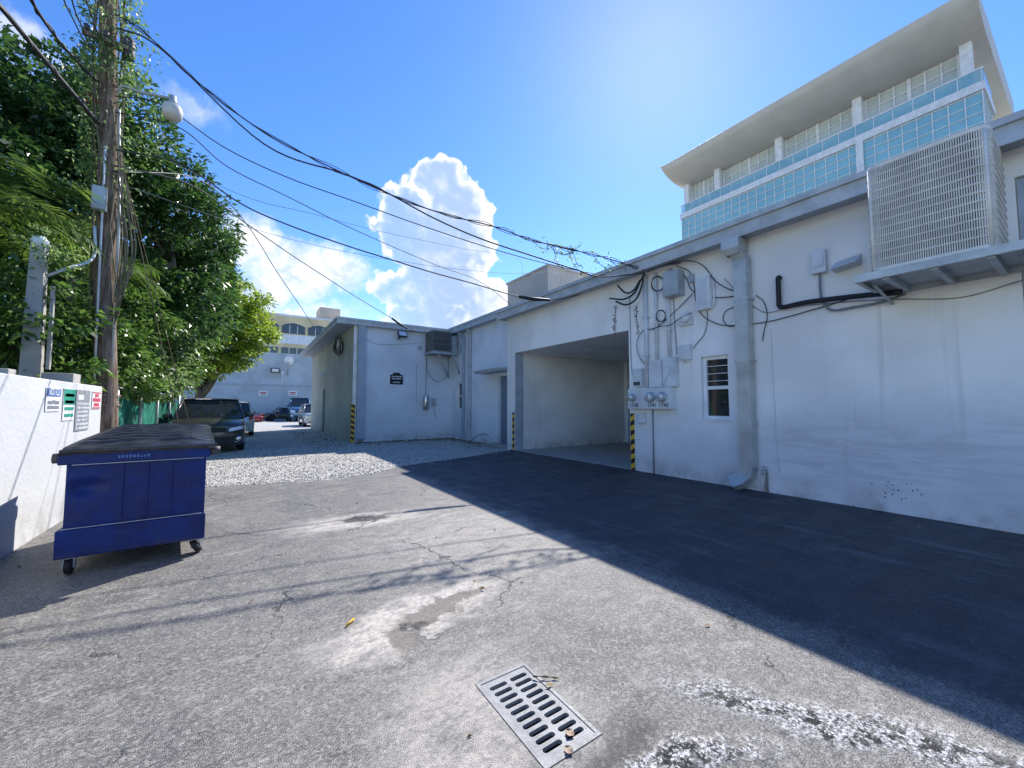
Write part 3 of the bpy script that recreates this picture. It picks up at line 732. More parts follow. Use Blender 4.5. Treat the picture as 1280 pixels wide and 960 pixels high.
b = MB(); b.box((XW-.14, 5.12, 1.96), (XW-.002, 5.44, 2.60), M['box']); b.box((XW-.147, 5.14, 1.98), (XW-.141, 5.42, 2.58), M['box'])
b.tube([(XW-.15, 5.40, 2.0), (XW-.15, 5.2, 2.4)], .004, M['cablegrey'], 5)
tag(b.build('switch_box', None, .004, loc=(XW, 5.3, 2)), 'tall switch box on the right end of the meter cabinet with a wire across it', 'switch box', 'switch boxes above the meters')
b = MB(); b.box((XW-.13, 6.02, 2.0), (XW-.002, 6.27, 2.42), M['box']); b.box((XW-.138, 6.05, 2.03), (XW-.131, 6.24, 2.11), M['ink'])
tag(b.build('switch_box', None, .004, loc=(XW, 6.1, 2)), 'smallest switch box above the left meter with a dark nameplate', 'switch box', 'switch boxes above the meters')
b = MB(); b.box((XW-.12, 5.98, 1.14), (XW-.002, 6.16, 1.36), M['box']); b.box((XW-.128, 6.0, 1.16), (XW-.121, 6.14, 1.34), M['box'])
tag(b.build('outlet_box', None, .008, loc=(XW, 6.1, 1.2)), 'small outlet box under the left end of the meter cabinet', 'outlet box')
def vpipe(y, z0, z1, r, lab, x=XW-.07, mat='pipe', lean=0., clips=()):
    b = MB(); b.tube([(x, y, z0), (x, y+lean, z1)], r, M[mat], 12)
    t = empty('conduit_pipe', lab, 'pipe', (x, y, z0), group='vertical conduits over the meters'); part(b, 'pipe', t)
    for z in clips:
        c = MB(); c.box((x-r-.006, y-r*1.7, z), (XW, y+r*1.7, z+.03), M['box']); part(c, 'clip', t)
    return t
vpipe(5.90, 1.95, 4.62, .045, 'thickest left vertical conduit running from roof edge to meter cabinet', clips=(2.7, 3.6))
vpipe(5.62, 2.58, 4.60, .036, 'middle vertical conduit running up from the left tall switch box', clips=(3.4,))
vpipe(5.30, 2.60, 4.58, .036, 'right vertical conduit running up from the right tall switch box', clips=(3.2, 3.9))
vpipe(5.80, .0, 1.47, .016, 'thin dark ground conduit below the meter cabinet', x=XW-.02, mat='cablegrey')
b = MB(); b.box((XW-.26, 4.93, 3.92), (XW-.002, 5.30, 4.46), M['boxgrey']); b.box((XW-.268, 4.95, 3.94), (XW-.261, 5.28, 4.44), M['boxgrey'])
tag(b.build('junction_box', None, .006, loc=(XW, 5.1, 4.)), 'deep grey junction box right of the conduits under the eave', 'junction box')
b = MB(); b.box((XW-.16, 4.31, 3.50), (XW-.002, 4.60, 4.20), M['white']); b.box((XW-.17, 4.33, 3.52), (XW-.161, 4.58, 4.18), M['box']); b.tube([(XW-.06, 4.27, 3.55), (XW-.06, 4.27, 4.15)], .02, M['box'])
tag(b.build('telephone_box', None, .01, loc=(XW, 4.4, 3.8)), 'tall white telephone box above the louvred window', 'telephone box')
b = MB(); b.box((XW-.07, 4.70, 4.15), (XW-.002, 4.82, 4.33), M['boxgrey'])
tag(b.build('wall_vent', None, .008, loc=(XW, 4.75, 4.2)), 'small dark square plate left of the telephone box', 'wall plate')
b = MB(); b.box((XW-.10, 4.80, 2.52), (XW-.002, 5.04, 2.84), M['box']); b.box((XW-.11, 4.82, 2.54), (XW-.101, 5.02, 2.82), M['box'])
for y in (4.87, 4.97): b.tube([(XW-.05, y, 2.52), (XW-.05, y, 2.46)], .022, M['box'])
tag(b.build('outlet_box', None, .012, loc=(XW, 4.9, 2.6)), 'white cable box with two glands left of the louvred window', 'outlet box')
b = MB(); b.lathe([(.001, -.08), (.10, -.075), (.13, 0), (.10, .09), (.001, .10)], M['box'], 14, basis((0, 1, 0), (0, 0, 1), (-1, 0, 0), (XW-.05, 4.88, 3.42)))
b.cbox((XW-.04, 4.9, 3.32), (.06, .28, .12), M['box'])
tag(b.build('painted_over_lamp', None, .004, loc=(XW, 4.88, 3.42)), 'rounded painted over lamp stub below the grey junction box', 'wall lamp')
# disconnect box with hose, hood, refrigerant line
b = MB(); b.box((XW-.13, 2.40, 3.70), (XW-.002, 2.60, 4.07), M['box']); b.box((XW-.145, 2.42, 3.80), (XW-.131, 2.58, 4.03), M['box'])
b.tube(smooth([(XW-.07, 2.5, 3.70), (XW-.07, 2.5, 3.4), (XW-.07, 2.47, 3.2), (XW-.07, 2.35, 3.06), (XW-.08, 2.1, 3.05), (XW-.08, 1.75, 3.06), (XW-.1, 1.5, 3.12)]), .02, M['cablegrey'], 8)
tag(b.build('disconnect_box', None, .008, loc=(XW, 2.5, 3.8)), 'white disconnect box with a flexible hose left of the big condenser', 'disconnect box')
b = MB()
vs = [(XW, 2.30, 3.84), (XW, 1.98, 3.88), (XW-.28, 2.30, 3.66), (XW-.28, 1.98, 3.70), (XW, 2.30, 3.66), (XW, 1.98, 3.70)]
b.add([(x-.002, y, z) for x, y, z in vs], [(0, 2, 3, 1), (0, 4, 2), (1, 3, 5), (2, 4, 5, 3)], M['box'])
tag(b.build('vent_hood', None, loc=(XW, 2.1, 3.8)), 'sloping metal vent hood on the wall beside the big condenser', 'vent hood')
b = MB()
b.tube(smooth([(XW-.02, 3.10, 3.78), (XW-.06, 3.10, 3.80), (XW-.09, 3.10, 3.74), (XW-.09, 3.10, 3.4), (XW-.09, 3.10, 3.30), (XW-.09, 3.02, 3.25), (XW-.10, 2.7, 3.26), (XW-.12, 2.2, 3.22), (XW-.2, 1.85, 3.17), (XW-.35, 1.5, 3.10)], 5), .04, M['black'], 10)
tag(b.build('insulated_line', None, loc=(XW, 2.6, 3.3)), 'thick black insulated pipe bent down and across to the big condenser', 'pipe')
b = MB(); b.tube([(XW-.03, 3.42, 0), (XW-.03, 3.42, .36), (XW-.05, 3.42, .40)], .018, M['galv'], 8); b.tube([(XW-.05, 3.42, .40), (XW-.16, 3.42, .40), (XW-.19, 3.42, .34)], .022, M['galv'], 8)
b.cbox((XW-.12, 3.42, .46), (.03, .09, .02), M['galv']); b.tube([(XW-.12, 3.42, .40), (XW-.12, 3.42, .46)], .010, M['galv'], 6)
tag(b.build('hose_tap', None, loc=(XW, 3.4, 0)), 'small metal hose tap at the foot of the wall right of the downspout', 'tap')

# wires on the wall
def wire(name, label, pts, r=.008, mat='cablegrey', x=XW-.03, cat='cable', group='cables strung on the garage wall', k=5):
    Q = []
    for p in pts:
        if len(p) == 2: q = at(p[0], p[1], 0, x); Q.append(q)
        else: Q.append(Vector(p))
    b = MB(); b.tube(smooth(Q, k), r, M[mat], 6); o = b.build(name, None, loc=Q[0]); tag(o, label, cat, group); return o
wire('wall_cable', 'black cable looping from the conduit top over the telephone box to the downspout', [(808, 340), (835, 330), (862, 326), (880, 333), (893, 350), (908, 360), (926, 366)], .011, 'cable', XW-.1)
wire('wall_cable', 'cable sagging behind the telephone box to the downspout', [(838, 336), (856, 345), (864, 362), (880, 370), (900, 372), (928, 369)], .010, 'cable', XW-.05)
wire('wall_cable', 'cable dropping past the lamp stub and running right behind the downspout', [(845, 332), (862, 340), (868, 360), (870, 378), (876, 392), (890, 402), (912, 407), (960, 402), (1020, 386), (1080, 368)], .009, 'cable', XW-.04)
wire('wall_cable', 'long thin cable running right across the wall below the condenser', [(905, 348), (926, 369), (955, 390), (990, 384), (1050, 378), (1120, 374), (1200, 372), (1279, 350)], .007, 'cablegrey', XW-.02)
wire('wall_cable', 'loose loop of cable between telephone box and downspout', [(926, 382), (908, 388), (904, 400), (912, 408), (926, 404)], .008, 'cable', XW-.05)
wire('wall_cable', 'grey cable curving from telephone box down to the cable box', [(884, 388), (884, 402), (880, 418), (872, 428), (866, 436)], .010, 'cablegrey', XW-.03)
wire('wall_cable', 'wide arc of cable left of the conduits down to the switch boxes', [(866, 367), (845, 388), (820, 410), (806, 412), (797, 424), (797, 440), (803, 452), (810, 456)], .009, 'cable', XW-.08)
wire('wall_cable', 'cable crossing the conduits diagonally beneath the grey junction box', [(864, 391), (850, 398), (838, 406), (826, 408), (812, 412)], .009, 'cable', XW-.14)
wire('wall_cable', 'thin straight cable right of the right conduit down to the wall', [(841, 340), (843, 400), (846, 443)], .010, 'cablegrey', XW-.03)
wire('wall_cable', 'thin cable at the left of the meters dropping from the eave', [(787, 372), (788, 420), (790, 465), (795, 477)], .008, 'cablegrey', XW-.02)
wire('wall_cable', 'dead black cable hanging right of the downspout', [(945, 369), (955, 378), (959, 395), (955, 414), (953, 426)], .008, 'cable', XW-.04)
wire('wall_cable', 'faint straight cable up the wall right of the downspout', [(964, 412), (967, 480), (972, 560), (975, 590)], .006, 'box', XW-.01)
for i, (cx, cy, rr, lab) in enumerate(((822, 355, 8, 'coil of cable hung on the left conduit near the eave'), (826, 395, 6, 'small black coil of cable on the middle conduit'))):
    wire('cable_coil', lab, [(cx+rr*(1+.1*math.sin(a*1.7))*math.cos(a), cy+rr*(1.15+.1*math.cos(a*1.3))*math.sin(a)) for a in np.linspace(0, 12.0, 22)], .009, 'cable', XW-.12, 'coil', 'coils of cable on the conduits', 3)
for lab, pts in (('longest black drop cable curling left from the conduit tops', [(806, 342), (800, 352), (793, 366), (780, 374), (762, 373)]),
                 ('second black drop cable hooking up at its end below the eave', [(804, 343), (802, 358), (795, 374), (783, 381), (770, 377)]),
                 ('short stiff black cable end pointing up left of the conduits', [(800, 350), (792, 363), (782, 366), (772, 357)])):
    wire('service_cable', lab, pts, .021, 'black', XW-.22, 'cable', 'black service cables at the conduit tops')
wire('wall_cable', 'bundle of cables tucked under the eave left of the conduits', [(722, 369), (745, 357), (770, 351), (790, 345), (808, 338), (830, 332), (850, 329)], .016, 'cablegrey', XW-.06)
# ------------------------------------------------------------------ big condenser on its bracket
def condenser(name, label, c, w, h, m_body, rz, n_rows, n_fins, rad=.16, group='condenser units on wall brackets'):
    t = empty(name, label, 'condenser', c, rz, group=group)
    hw = w/2
    ring = rrect(-hw, -hw, hw, hw, rad, 8); core = rrect(-hw+.03, -hw+.03, hw-.03, hw-.03, rad-.03, 8)
    def prism(loop, z0, z1, m):
        b = MB(); n = len(loop); b.add([(x, y, z0) for x, y in loop]+[(x, y, z1) for x, y in loop], [(i, (i+1) % n, n+(i+1) % n, n+i) for i in range(n)]+[tuple(range(n))[::-1], tuple(range(n, 2*n))], m); return b
    prism(core, .05, h-.05, M['coil']).build('coil', t)
    prism(ring, 0, .055, m_body).build('base_pan', t, .006)
    top = prism(ring, h-.05, h, m_body); top.lathe([(hw*.8, h), (hw*.8, h+.03), (hw*.74, h+.035), (.1, h+.05), (.001, h+.05)], m_body, 24); top.build('top_cover', t, .006)
    gr = MB(); L = 0; seg = []
    for i in range(len(ring)):
        a = Vector(ring[i]); b_ = Vector(ring[(i+1) % len(ring)]); seg.append((a, b_, L)); L += (b_-a).length
    def along(s):
        for a, b_, l0 in seg:
            ll = (b_-a).length
            if s <= l0+ll: d = (b_-a)/ll; return a+d*(s-l0), d
        return seg[-1][1], (seg[-1][1]-seg[-1][0]).normalized()
    for k in range(1, n_rows):
        z = .055+(h-.105)*k/n_rows
        pts = [(x, y, z) for x, y in ring]; pts.append(pts[0]); gr.tube(pts, .010, m_body, 5, False)
    nf = n_fins
    for k in range(nf):
        p, d = along(L*k/nf); q = Vector((-d.y, d.x))*-1
        wv = d*.0050; o = q*.002; a = p-wv; b_ = p+wv; c_ = p+wv-q*.016; e = p-wv-q*.016
        gr.add([(a.x, a.y, .05), (b_.x, b_.y, .05), (c_.x, c_.y, .05), (e.x, e.y, .05), (a.x, a.y, h-.05), (b_.x, b_.y, h-.05), (c_.x, c_.y, h-.05), (e.x, e.y, h-.05)], [(0, 1, 5, 4), (1, 2, 6, 5), (3, 0, 4, 7)], m_body)
    gr.build('grille', t)
    for sx, sy in ((1, 1), (1, -1), (-1, 1), (-1, -1)):
        cp = MB(); q = Vector((sx*(hw-rad*.29), sy*(hw-rad*.29))); cp.tube([(q.x, q.y, .04), (q.x, q.y, h-.04)], .018, m_body, 8); cp.build('corner_post', t)
    return t
M['ac_cream'] = paint('cream_condenser_paint', (.74, .70, .63), .5, dirtamt=.2)
M['ac_grey'] = paint('grey_condenser_paint', (.20, .205, .21), .5, dirtamt=.2)
condenser('condenser_unit', 'large cream condenser with rounded grille corners hanging high on the right wall', (7.25, 1.11, 3.26), 1.08, 1.42, M['ac_cream'], 0, 13, 205)
pf = empty('condenser_platform', 'grey metal platform under the large cream condenser', 'bracket', (7.3, 1.1, 3.3))
b = MB()
for (x0, y0, x1, y1) in ((6.62, .2, 6.68, 1.78), (XW-.06, .2, XW-.003, 1.78), (6.68, .2, XW-.06, .25), (6.68, 1.73, XW-.06, 1.78)): b.box((x0, y0, 3.16), (x1, y1, 3.255), M['galv'])
part(b, 'frame', pf)
b = MB(); b.box((6.68, .25, 3.225), (XW-.06, 1.73, 3.245), M['boxgrey']); part(b, 'tray', pf)
for y in (.62, 1.05, 1.48):
    b = MB(); b.box((6.685, y-.03, 3.14), (XW-.061, y+.03, 3.22), M['boxgrey']); part(b, 'cross_beam', pf)
for y in (.42, 1.66):
    b = MB(); b.tube([(6.95, y, 3.16), (XW-.01, y, 3.02)], .022, M['boxgrey'], 6); part(b, 'strut', pf)
# far condenser
condenser('condenser_unit', 'dark grey condenser on an angle bracket at the annex inner corner', (7.36, YF-.52, 4.03), .94, .98, M['ac_grey'], 0, 3, 60, .1)
pf = empty('condenser_platform', 'angle iron bracket with diagonal braces under the dark condenser', 'bracket', (7.5, YF-.5, 3.9))
b = MB()
b.box((6.85, YF-1.0, 3.94), (8.15, YF-.95, 4.03), M['boxgrey']); b.box((6.85, YF-.05, 3.94), (8.15, YF-.003, 4.03), M['boxgrey']); b.box((6.85, YF-.95, 3.94), (6.9, YF-.05, 4.03), M['boxgrey']); b.box((8.1, YF-.95, 3.94), (8.15, YF-.05, 4.03), M['boxgrey'])
for k in range(5): b.box((6.9, YF-.9+k*.19, 3.96), (8.1, YF-.87+k*.19, 4.0), M['boxgrey'])
part(b, 'frame', pf)
for x in (8.12,):
    b = MB(); b.tube([(x, YF-.02, 4.0), (x, YF-.02, 2.9)], .03, M['trim'], 6); part(b, 'upright', pf)
for a, c in (((7.2, YF-.9, 3.96), (8.1, YF-.04, 3.0)), ((7.9, YF-.95, 3.96), (8.26, YF-.95, 3.05))):
    b = MB(); b.tube([a, c], .042, M['trim'], 6); part(b, 'brace', pf)
b = MB(); b.box((7.90, YF-.85, 4.04), (8.16, YF-.55, 4.85), M['boxgrey']); tag(b.build('control_box', None, .01, loc=(8, YF-.7, 4.1)), 'light grey box standing right of the dark condenser on its bracket', 'box')

# things on the annex front
def wire3(name, label, pts, r, mat, group=None, cat='cable', k=6):
    Q = [Vector(p) for p in pts]; b = MB(); b.tube(smooth(Q, k), r, M[mat], 6); o = b.build(name, None, loc=Q[0]); tag(o, label, cat, group); return o
sg = empty('parking_sign', 'small black shield topped sign with white edge on the annex front', 'sign', (5.575, YF, 2.5))
b = MB()
def shield(s):
    return [(-.30*s, -.27*s), (.30*s, -.27*s), (.30*s, .16*s), (.20*s, .18*s), (.13*s, .27*s), (-.13*s, .27*s), (-.20*s, .18*s), (-.30*s, .16*s)]
filled(b, shield(1.12), [], .02, face_negy((5.575, YF-.022, 2.79)), M['signwhite']); part(b, 'border', sg)
b = MB(); filled(b, shield(1.), [], .008, face_negy((5.575, YF-.031, 2.79)), M['signblack']); part(b, 'face', sg)
b = MB(); random.seed(3)
for z, wd, hh in ((2.88, .46, .05), (2.78, .40, .045), (2.62, .30, .05)):
    x = 5.575-wd/2
    while x < 5.575+wd/2:
        ww = random.uniform(.018, .04); b.box((x, YF-.036, z-hh/2), (x+ww*.72, YF-.0315, z+hh/2*random.uniform(.6, 1)), M['signwhite']); x += ww
part(b, 'lettering', sg)
fl = empty('flood_light', 'square flood light under the annex front eave', 'flood light', (5.7, YF-.2, 4.7))
b = MB(); mxf = Matrix.Translation((5.72, YF-.30, 4.78)) @ Matrix.Rotation(R(-35), 4, 'X'); b.box((-.20, -.05, -.16), (.20, .05, .16), M['ink'], mxf); part(b, 'housing', fl, .01)
b = MB(); b.box((-.16, -.056, -.12), (.16, -.0505, .12), M['lens'], mxf); part(b, 'lens', fl)
b = MB(); b.tube([(5.66, YF-.28, 4.70), (5.62, YF-.1, 4.6), (5.62, YF, 4.58)], .03, M['ink'], 8); part(b, 'bracket', fl)
b = MB(); b.lathe([(.001, 0), (.12, 0), (.135, .02), (.135, .62), (.12, .66), (.001, .67)], M['tin'], 20, Matrix.Translation((6.93, YF-.15, 1.38)))
tag(b.build('steel_canister', None, loc=(6.93, YF-.15, 1.38)), 'brushed steel cylinder hung on the annex front wall', 'canister')
b = MB(); b.box((7.27, YF-.08, 1.56), (7.47, YF-.002, 1.92), M['boxgrey']); b.box((7.29, YF-.088, 1.58), (7.45, YF-.081, 1.9), M['boxgrey'])
tag(b.build('outlet_box', None, .01, loc=(7.37, YF, 1.6)), 'small grey outlet box right of the steel cylinder', 'outlet box')
b = MB(); b.box((6.55, YF-.09, 4.2), (6.72, YF-.002, 4.36), M['boxgrey']); tag(b.build('junction_box', None, .01, loc=(6.6, YF, 4.2)), 'tiny junction box left of the dark condenser', 'junction box')
wire3('wall_cable', 'straight cable from the dark condenser down to the steel cylinder', [(6.97, YF-.02, 4.0), (6.97, YF-.03, 3.0), (6.95, YF-.06, 2.06)], .014, 'cablegrey', 'cables on the annex front')
wire3('wall_cable', 'cable hanging in a slack curve below the dark condenser', [(7.0, YF-.03, 3.8), (7.05, YF-.03, 3.2), (7.4, YF-.03, 2.75), (7.8, YF-.03, 2.8), (8.1, YF-.03, 3.1)], .012, 'cablegrey', 'cables on the annex front')
wire3('wall_cable', 'thin cable running to the ground below the grey outlet box', [(7.37, YF-.02, 1.56), (7.4, YF-.02, 1.4), (7.5, YF-.02, .9)], .009, 'cablegrey', 'cables on the annex front')
wire3('wall_cable', 'long thin cable slung under the eave across the annex front', [(3.9, YF-.02, 4.65), (4.6, YF-.02, 4.3), (5.6, YF-.02, 4.35), (6.6, YF-.02, 4.5)], .010, 'fascia', 'cables on the annex front')
wire3('wall_cable', 'faint vertical cable left of the steel cylinder', [(6.5, YF-.01, 3.5), (6.52, YF-.01, 1.7)], .008, 'cablegrey', 'cables on the annex front')
wire3('wall_cable', 'blue grey hose looping behind the dark condenser', [(8.05, YF-.5, 4.5), (8.2, YF-.8, 4.2), (8.15, YF-1.0, 4.0), (8.24, YF-1.1, 4.3), (8.2, YF-.9, 4.6)], .03, 'trim', 'cables on the annex front')
for lab, ph, s in (('outermost loop of the cable bundle under the annex side eave', 0, 1.), ('middle loop of the cable bundle under the annex side eave', 1.3, .8), ('innermost loop of the cable bundle under the annex side eave', 2.6, .6)):
    wire3('cable_coil', lab, [(XB-.10-.02*ph+.03*math.sin(a*2.3), 20.9+s*1.25*math.cos(a+ph)+.25*math.sin(a*.7+ph), 4.45+s*.42*math.sin(a*1.07+ph)-.1*math.cos(a*.5)) for a in np.linspace(0, 11.6, 24)], .02, 'cable', 'coils under the annex side eave', 'coil', 3)
b = MB(); b.box((XB-.16, 20.3, 4.3), (XB-.004, 20.8, 4.75), M['box']); tag(b.build('junction_box', None, .01, loc=(XB, 20.5, 4.3)), 'white box behind the cable bundle on the mildewed annex side', 'junction box')
b = MB(); b.tube([(XB-.02, 22, 3.3), (XB-.5, 22, 3.35), (XB-.6, 22, 3.2)], .03, M['white'], 8); b.lathe([(.12, 0), (.16, -.12), (.001, -.13)], M['white'], 14, Matrix.Translation((XB-.6, 22, 3.22)))
tag(b.build('wall_lamp', None, loc=(XB, 22, 3.3)), 'small white wall lamp on the mildewed annex side', 'wall lamp')
b = MB(); b.tube(smooth([(7.5, 14.4, .02), (7.7, 14.2, .30), (7.95, 14.0, .42), (8.15, 13.9, .36)]), .012, M['black'], 6)
tag(b.build('bent_pipe', None, loc=(7.8, 14.1, 0)), 'thin black bent hose rising from the gravel near the annex door', 'hose')

# ------------------------------------------------------------------ condo tower
XC = 45.
ct = empty('condo_tower', 'tall white and teal glass tower with an upswept curved roof', 'building', (XC+6, 16, 0))
b = MB(); b.box((XC+.35, 4.3, 0), (XC+16, 28.5, 25.2), M['condowhite']); b.box((XC+1.1, 4.9, 25.9), (XC+15, 28.0, 29.43), M['condowhite'])
part(b, 'wall', ct)
b = MB(); b.box((XC+.1, 4.05, 8), (XC+.2, 28.75, 25.2), M['condoglass']); part(b, 'curtain_glass', ct)
b = MB()
for k in range(29):
    y = 4.05+24.7*k/28; b.box((XC+.0, y-.03, 8), (XC+.098, y+.03, 25.2), M['condowhite'])
for k in range(22):
    z = 25.1-.78*k; b.box((XC+.03, 4.03, z-.03), (XC+.097, 28.77, z+.03), M['condowhite'])
for k in range(5):
    b.box((XC+.3+k*.95, 4.0, 8), (XC+.36+k*.95, 4.05, 25.2), M['condowhite'])
for k in range(22):
    z = 25.1-.78*k; b.box((XC+.1, 4.01, z-.03), (XC+5, 4.06, z+.03), M['condowhite'])
part(b, 'mullions', ct)
b = MB(); b.box((XC+.2, 4.08, 8), (XC+5, 4.2, 25.2), M['condoglass']); part(b, 'side_glass', ct)
b = MB(); b.box((XC-.12, 3.9, 25.2), (XC+5, 28.9, 25.85), M['condowhite']); part(b, 'balcony_slab', ct)
b = MB(); b.box((XC-.22, 10.95, 8), (XC-.03, 11.45, 25.199), M['condowhite']); part(b, 'pilaster', ct)
b = MB(); b.box((XC-.0, 3.95, 25.9), (XC+.04, 28.8, 26.85), M['railglass']); b.box((XC+.04, 3.95, 25.9), (XC+4, 3.99, 26.85), M['railglass']); part(b, 'balustrade_glass', ct)
b = MB(); b.box((XC-.03, 3.92, 26.86), (XC+.07, 28.83, 26.98), M['condowhite'])
for k in range(21): b.box((XC-.02, 4.0+1.235*k, 25.85), (XC+.05, 4.05+1.235*k, 26.86), M['condowhite'])
part(b, 'handrail', ct)
for y in (4.75, 11.3, 17.7, 24.2, 28.1):
    b = MB(); b.box((XC+.1, y-.32, 25.85), (XC+.75, y+.32, 29.46), M['condowhite']); part(b, 'column', ct)
for i in range(4):
    y0, y1 = ((5.2, 10.9), (11.8, 17.3), (18.1, 23.8), (24.6, 27.9))[i]
    b = MB(); b.box((XC+1.00, y0, 25.95), (XC+1.09, y1, 29.2), M['condoglass2']); o = part(b, 'window', ct)
    f = MB(); n = 6
    for k in range(n+1):
        y = y0+(y1-y0)*k/n; wd = .12 if k % 3 == 0 else .05; f.box((XC+.90, y-wd, 25.95), (XC+.99, y+wd, 29.38), M['condowhite'])
    f.box((XC+.91, y0, 28.3), (XC+.985, y1, 28.38), M['condowhite']); sub(f, 'frame', o, ct)
# roof with curved soffit: cross-section swept along Y, ends turned up
prof = [(p.x, p.z) for p in smooth([(XC+1.2, 0, 29.45), (XC+.4, 0, 29.46), (XC-.3, 0, 29.50), (XC-1.1, 0, 29.62), (XC-1.9, 0, 29.85), (XC-2.6, 0, 30.18), (XC-3.1, 0, 30.5), (XC-3.42, 0, 30.95)], 4)]
prof = [(XC+17, 29.44), (XC+1.3, 29.45)]+prof[1:]+[(XC-3.44, 31.0), (XC-3.38, 31.05), (XC-3.2, 31.08), (XC+2, 31.5), (XC+17, 31.5)]
b = MB(); ys = [(27.9+.4*math.sin(t*math.pi/2), 1-math.cos(t*math.pi/2)) for t in (0,)]
st = [(3.7, .0), (3.85, 0.), (27.0, 0.), (28.2, .0), (28.9, .12), (29.3, .4)]
vs = []; n = len(prof)
for y, up in st:
    for (x, z) in prof: vs.append((x, y, z+up if z < 30.9 else z+up*.4))
fs = []
for i in range(len(st)-1):
    for k in range(n): fs.append((i*n+k, (i+1)*n+k, (i+1)*n+(k+1) % n, i*n+(k+1) % n))
b.add(vs, fs, M['soffit'], True)
b.add(vs, [tuple(range(n)), tuple((len(st)-1)*n+k for k in range(n))[::-1]], M['soffit']); part(b, 'roof', ct)

# ------------------------------------------------------------------ end of the alley
ew = empty('end_wall_building', 'blue grey windowless building closing the far end of the alley', 'building', (0, 52, 0))
b = MB(); b.box((-14, 52, -.1), (14, 58, 7.6), M['wall_end']); b.box((-14, 51.9, 3.85), (14, 51.995, 4.0), M['trim']); part(b, 'wall', ew)
of = empty('office_building', 'cream office block with bands of arched dark windows behind the end wall', 'building', (2, 66, 0))
b = MB(); b.box((-22, 66, 0), (20, 80, 15.0), M['beige']); b.box((-22, 65.9, 14.7), (20, 65.999, 15.0), M['condowhite']); b.box((9, 68, 15), (12, 72, 17.2), M['boxroof']); part(b, 'wall', of)
b = MB()
for z in (9.0, 12.2): b.box((-22, 65.93, z-1.5), (20, 65.998, z-.15), M['condowhite'])
part(b, 'spandrel', of)
for x0 in np.arange(-20, 18, 3.4):
    for z0, arch in ((9.0, False), (12.2, True)):
        for k in range(1):
            u0, u1 = x0, x0+3.0; b = MB()
            top = [(u1, 1.1), (u1-.5, 1.35), ((u0+u1)/2, 1.6), (u0+.5, 1.35), (u0, 1.1)] if arch else [(u1, 1.1), (u0, 1.1)]
            filled(b, [(u0, 0), (u1, 0)]+top, [], .05, face_negy((0, 65.92, z0)), M['glass'])
            for q in (1., 2.): b.box((u0+q-.04, 65.84, z0), (u0+q+.04, 65.868, z0+1.2), M['condowhite'])
            part(b, 'window', of)
# wall things at the end
b = MB(); q = at(360, 452, 1, 51.7)
mxd = Matrix.Translation(q) @ Matrix.Rotation(R(60), 4, 'Z') @ Matrix.Rotation(R(65), 4, 'Y')
b.lathe([(.001, 0), (.25, .02), (.45, .09), (.56, .17), (.55, .18), (.2, .05)], M['white'], 22, mxd)
b.tube([q+Vector((0, 0, -.0)), q+Vector((0, .1, -.6)), (q.x, 51.98, q.z-1.6)], .06, M['boxgrey'], 8); b.tube([q, q+mxd.to_3x3() @ Vector((0, .2, .8))], .03, M['boxgrey'], 6)
tag(b.build('satellite_dish', None, loc=q), 'white satellite dish on a stub mast high on the end wall', 'satellite dish')
b = MB(); q = at(344, 463, 1, 51.9); b.cbox((q.x, 51.85, q.z), (.85, .26, .5), M['ink']); b.cbox((q.x, 51.71, q.z), (.62, .02, .32), M['signwhite']); tag(b.build('flood_light', None, .03, loc=q), 'dark framed flood light left of the satellite dish', 'flood light')
b = MB(); q = at(353, 466, 1, 51.9); b.tube([(q.x, 51.95, 4.0), (q.x, 51.95, q.z)], .05, M['white'], 6); b.cbox((q.x, 51.9, q.z), (.2, .2, .3), M['white']); tag(b.build('conduit_pipe', None, loc=(q.x, 51.95, 4)), 'white conduit on the end wall below the satellite dish', 'pipe')
for px, lab in ((329, 'white notice plate with a dark band on the end wall, left of the two'), (366, 'white notice plate with a dark band on the end wall above the pickup')):
    q = at(px, 491.5, 1, 51.98); s = empty('notice_plate', lab, 'sign', q, group='notice plates on the end wall')
    b = MB(); b.cbox((q.x, 51.96, q.z), (.86, .04, .56), M['signwhite']); part(b, 'plate', s)
    b = MB(); b.cbox((q.x, 51.93, q.z+.05), (.62, .012, .15), M['signred']); b.cbox((q.x, 51.93, q.z-.13), (.5, .012, .06), M['ink']); part(b, 'lettering', s)

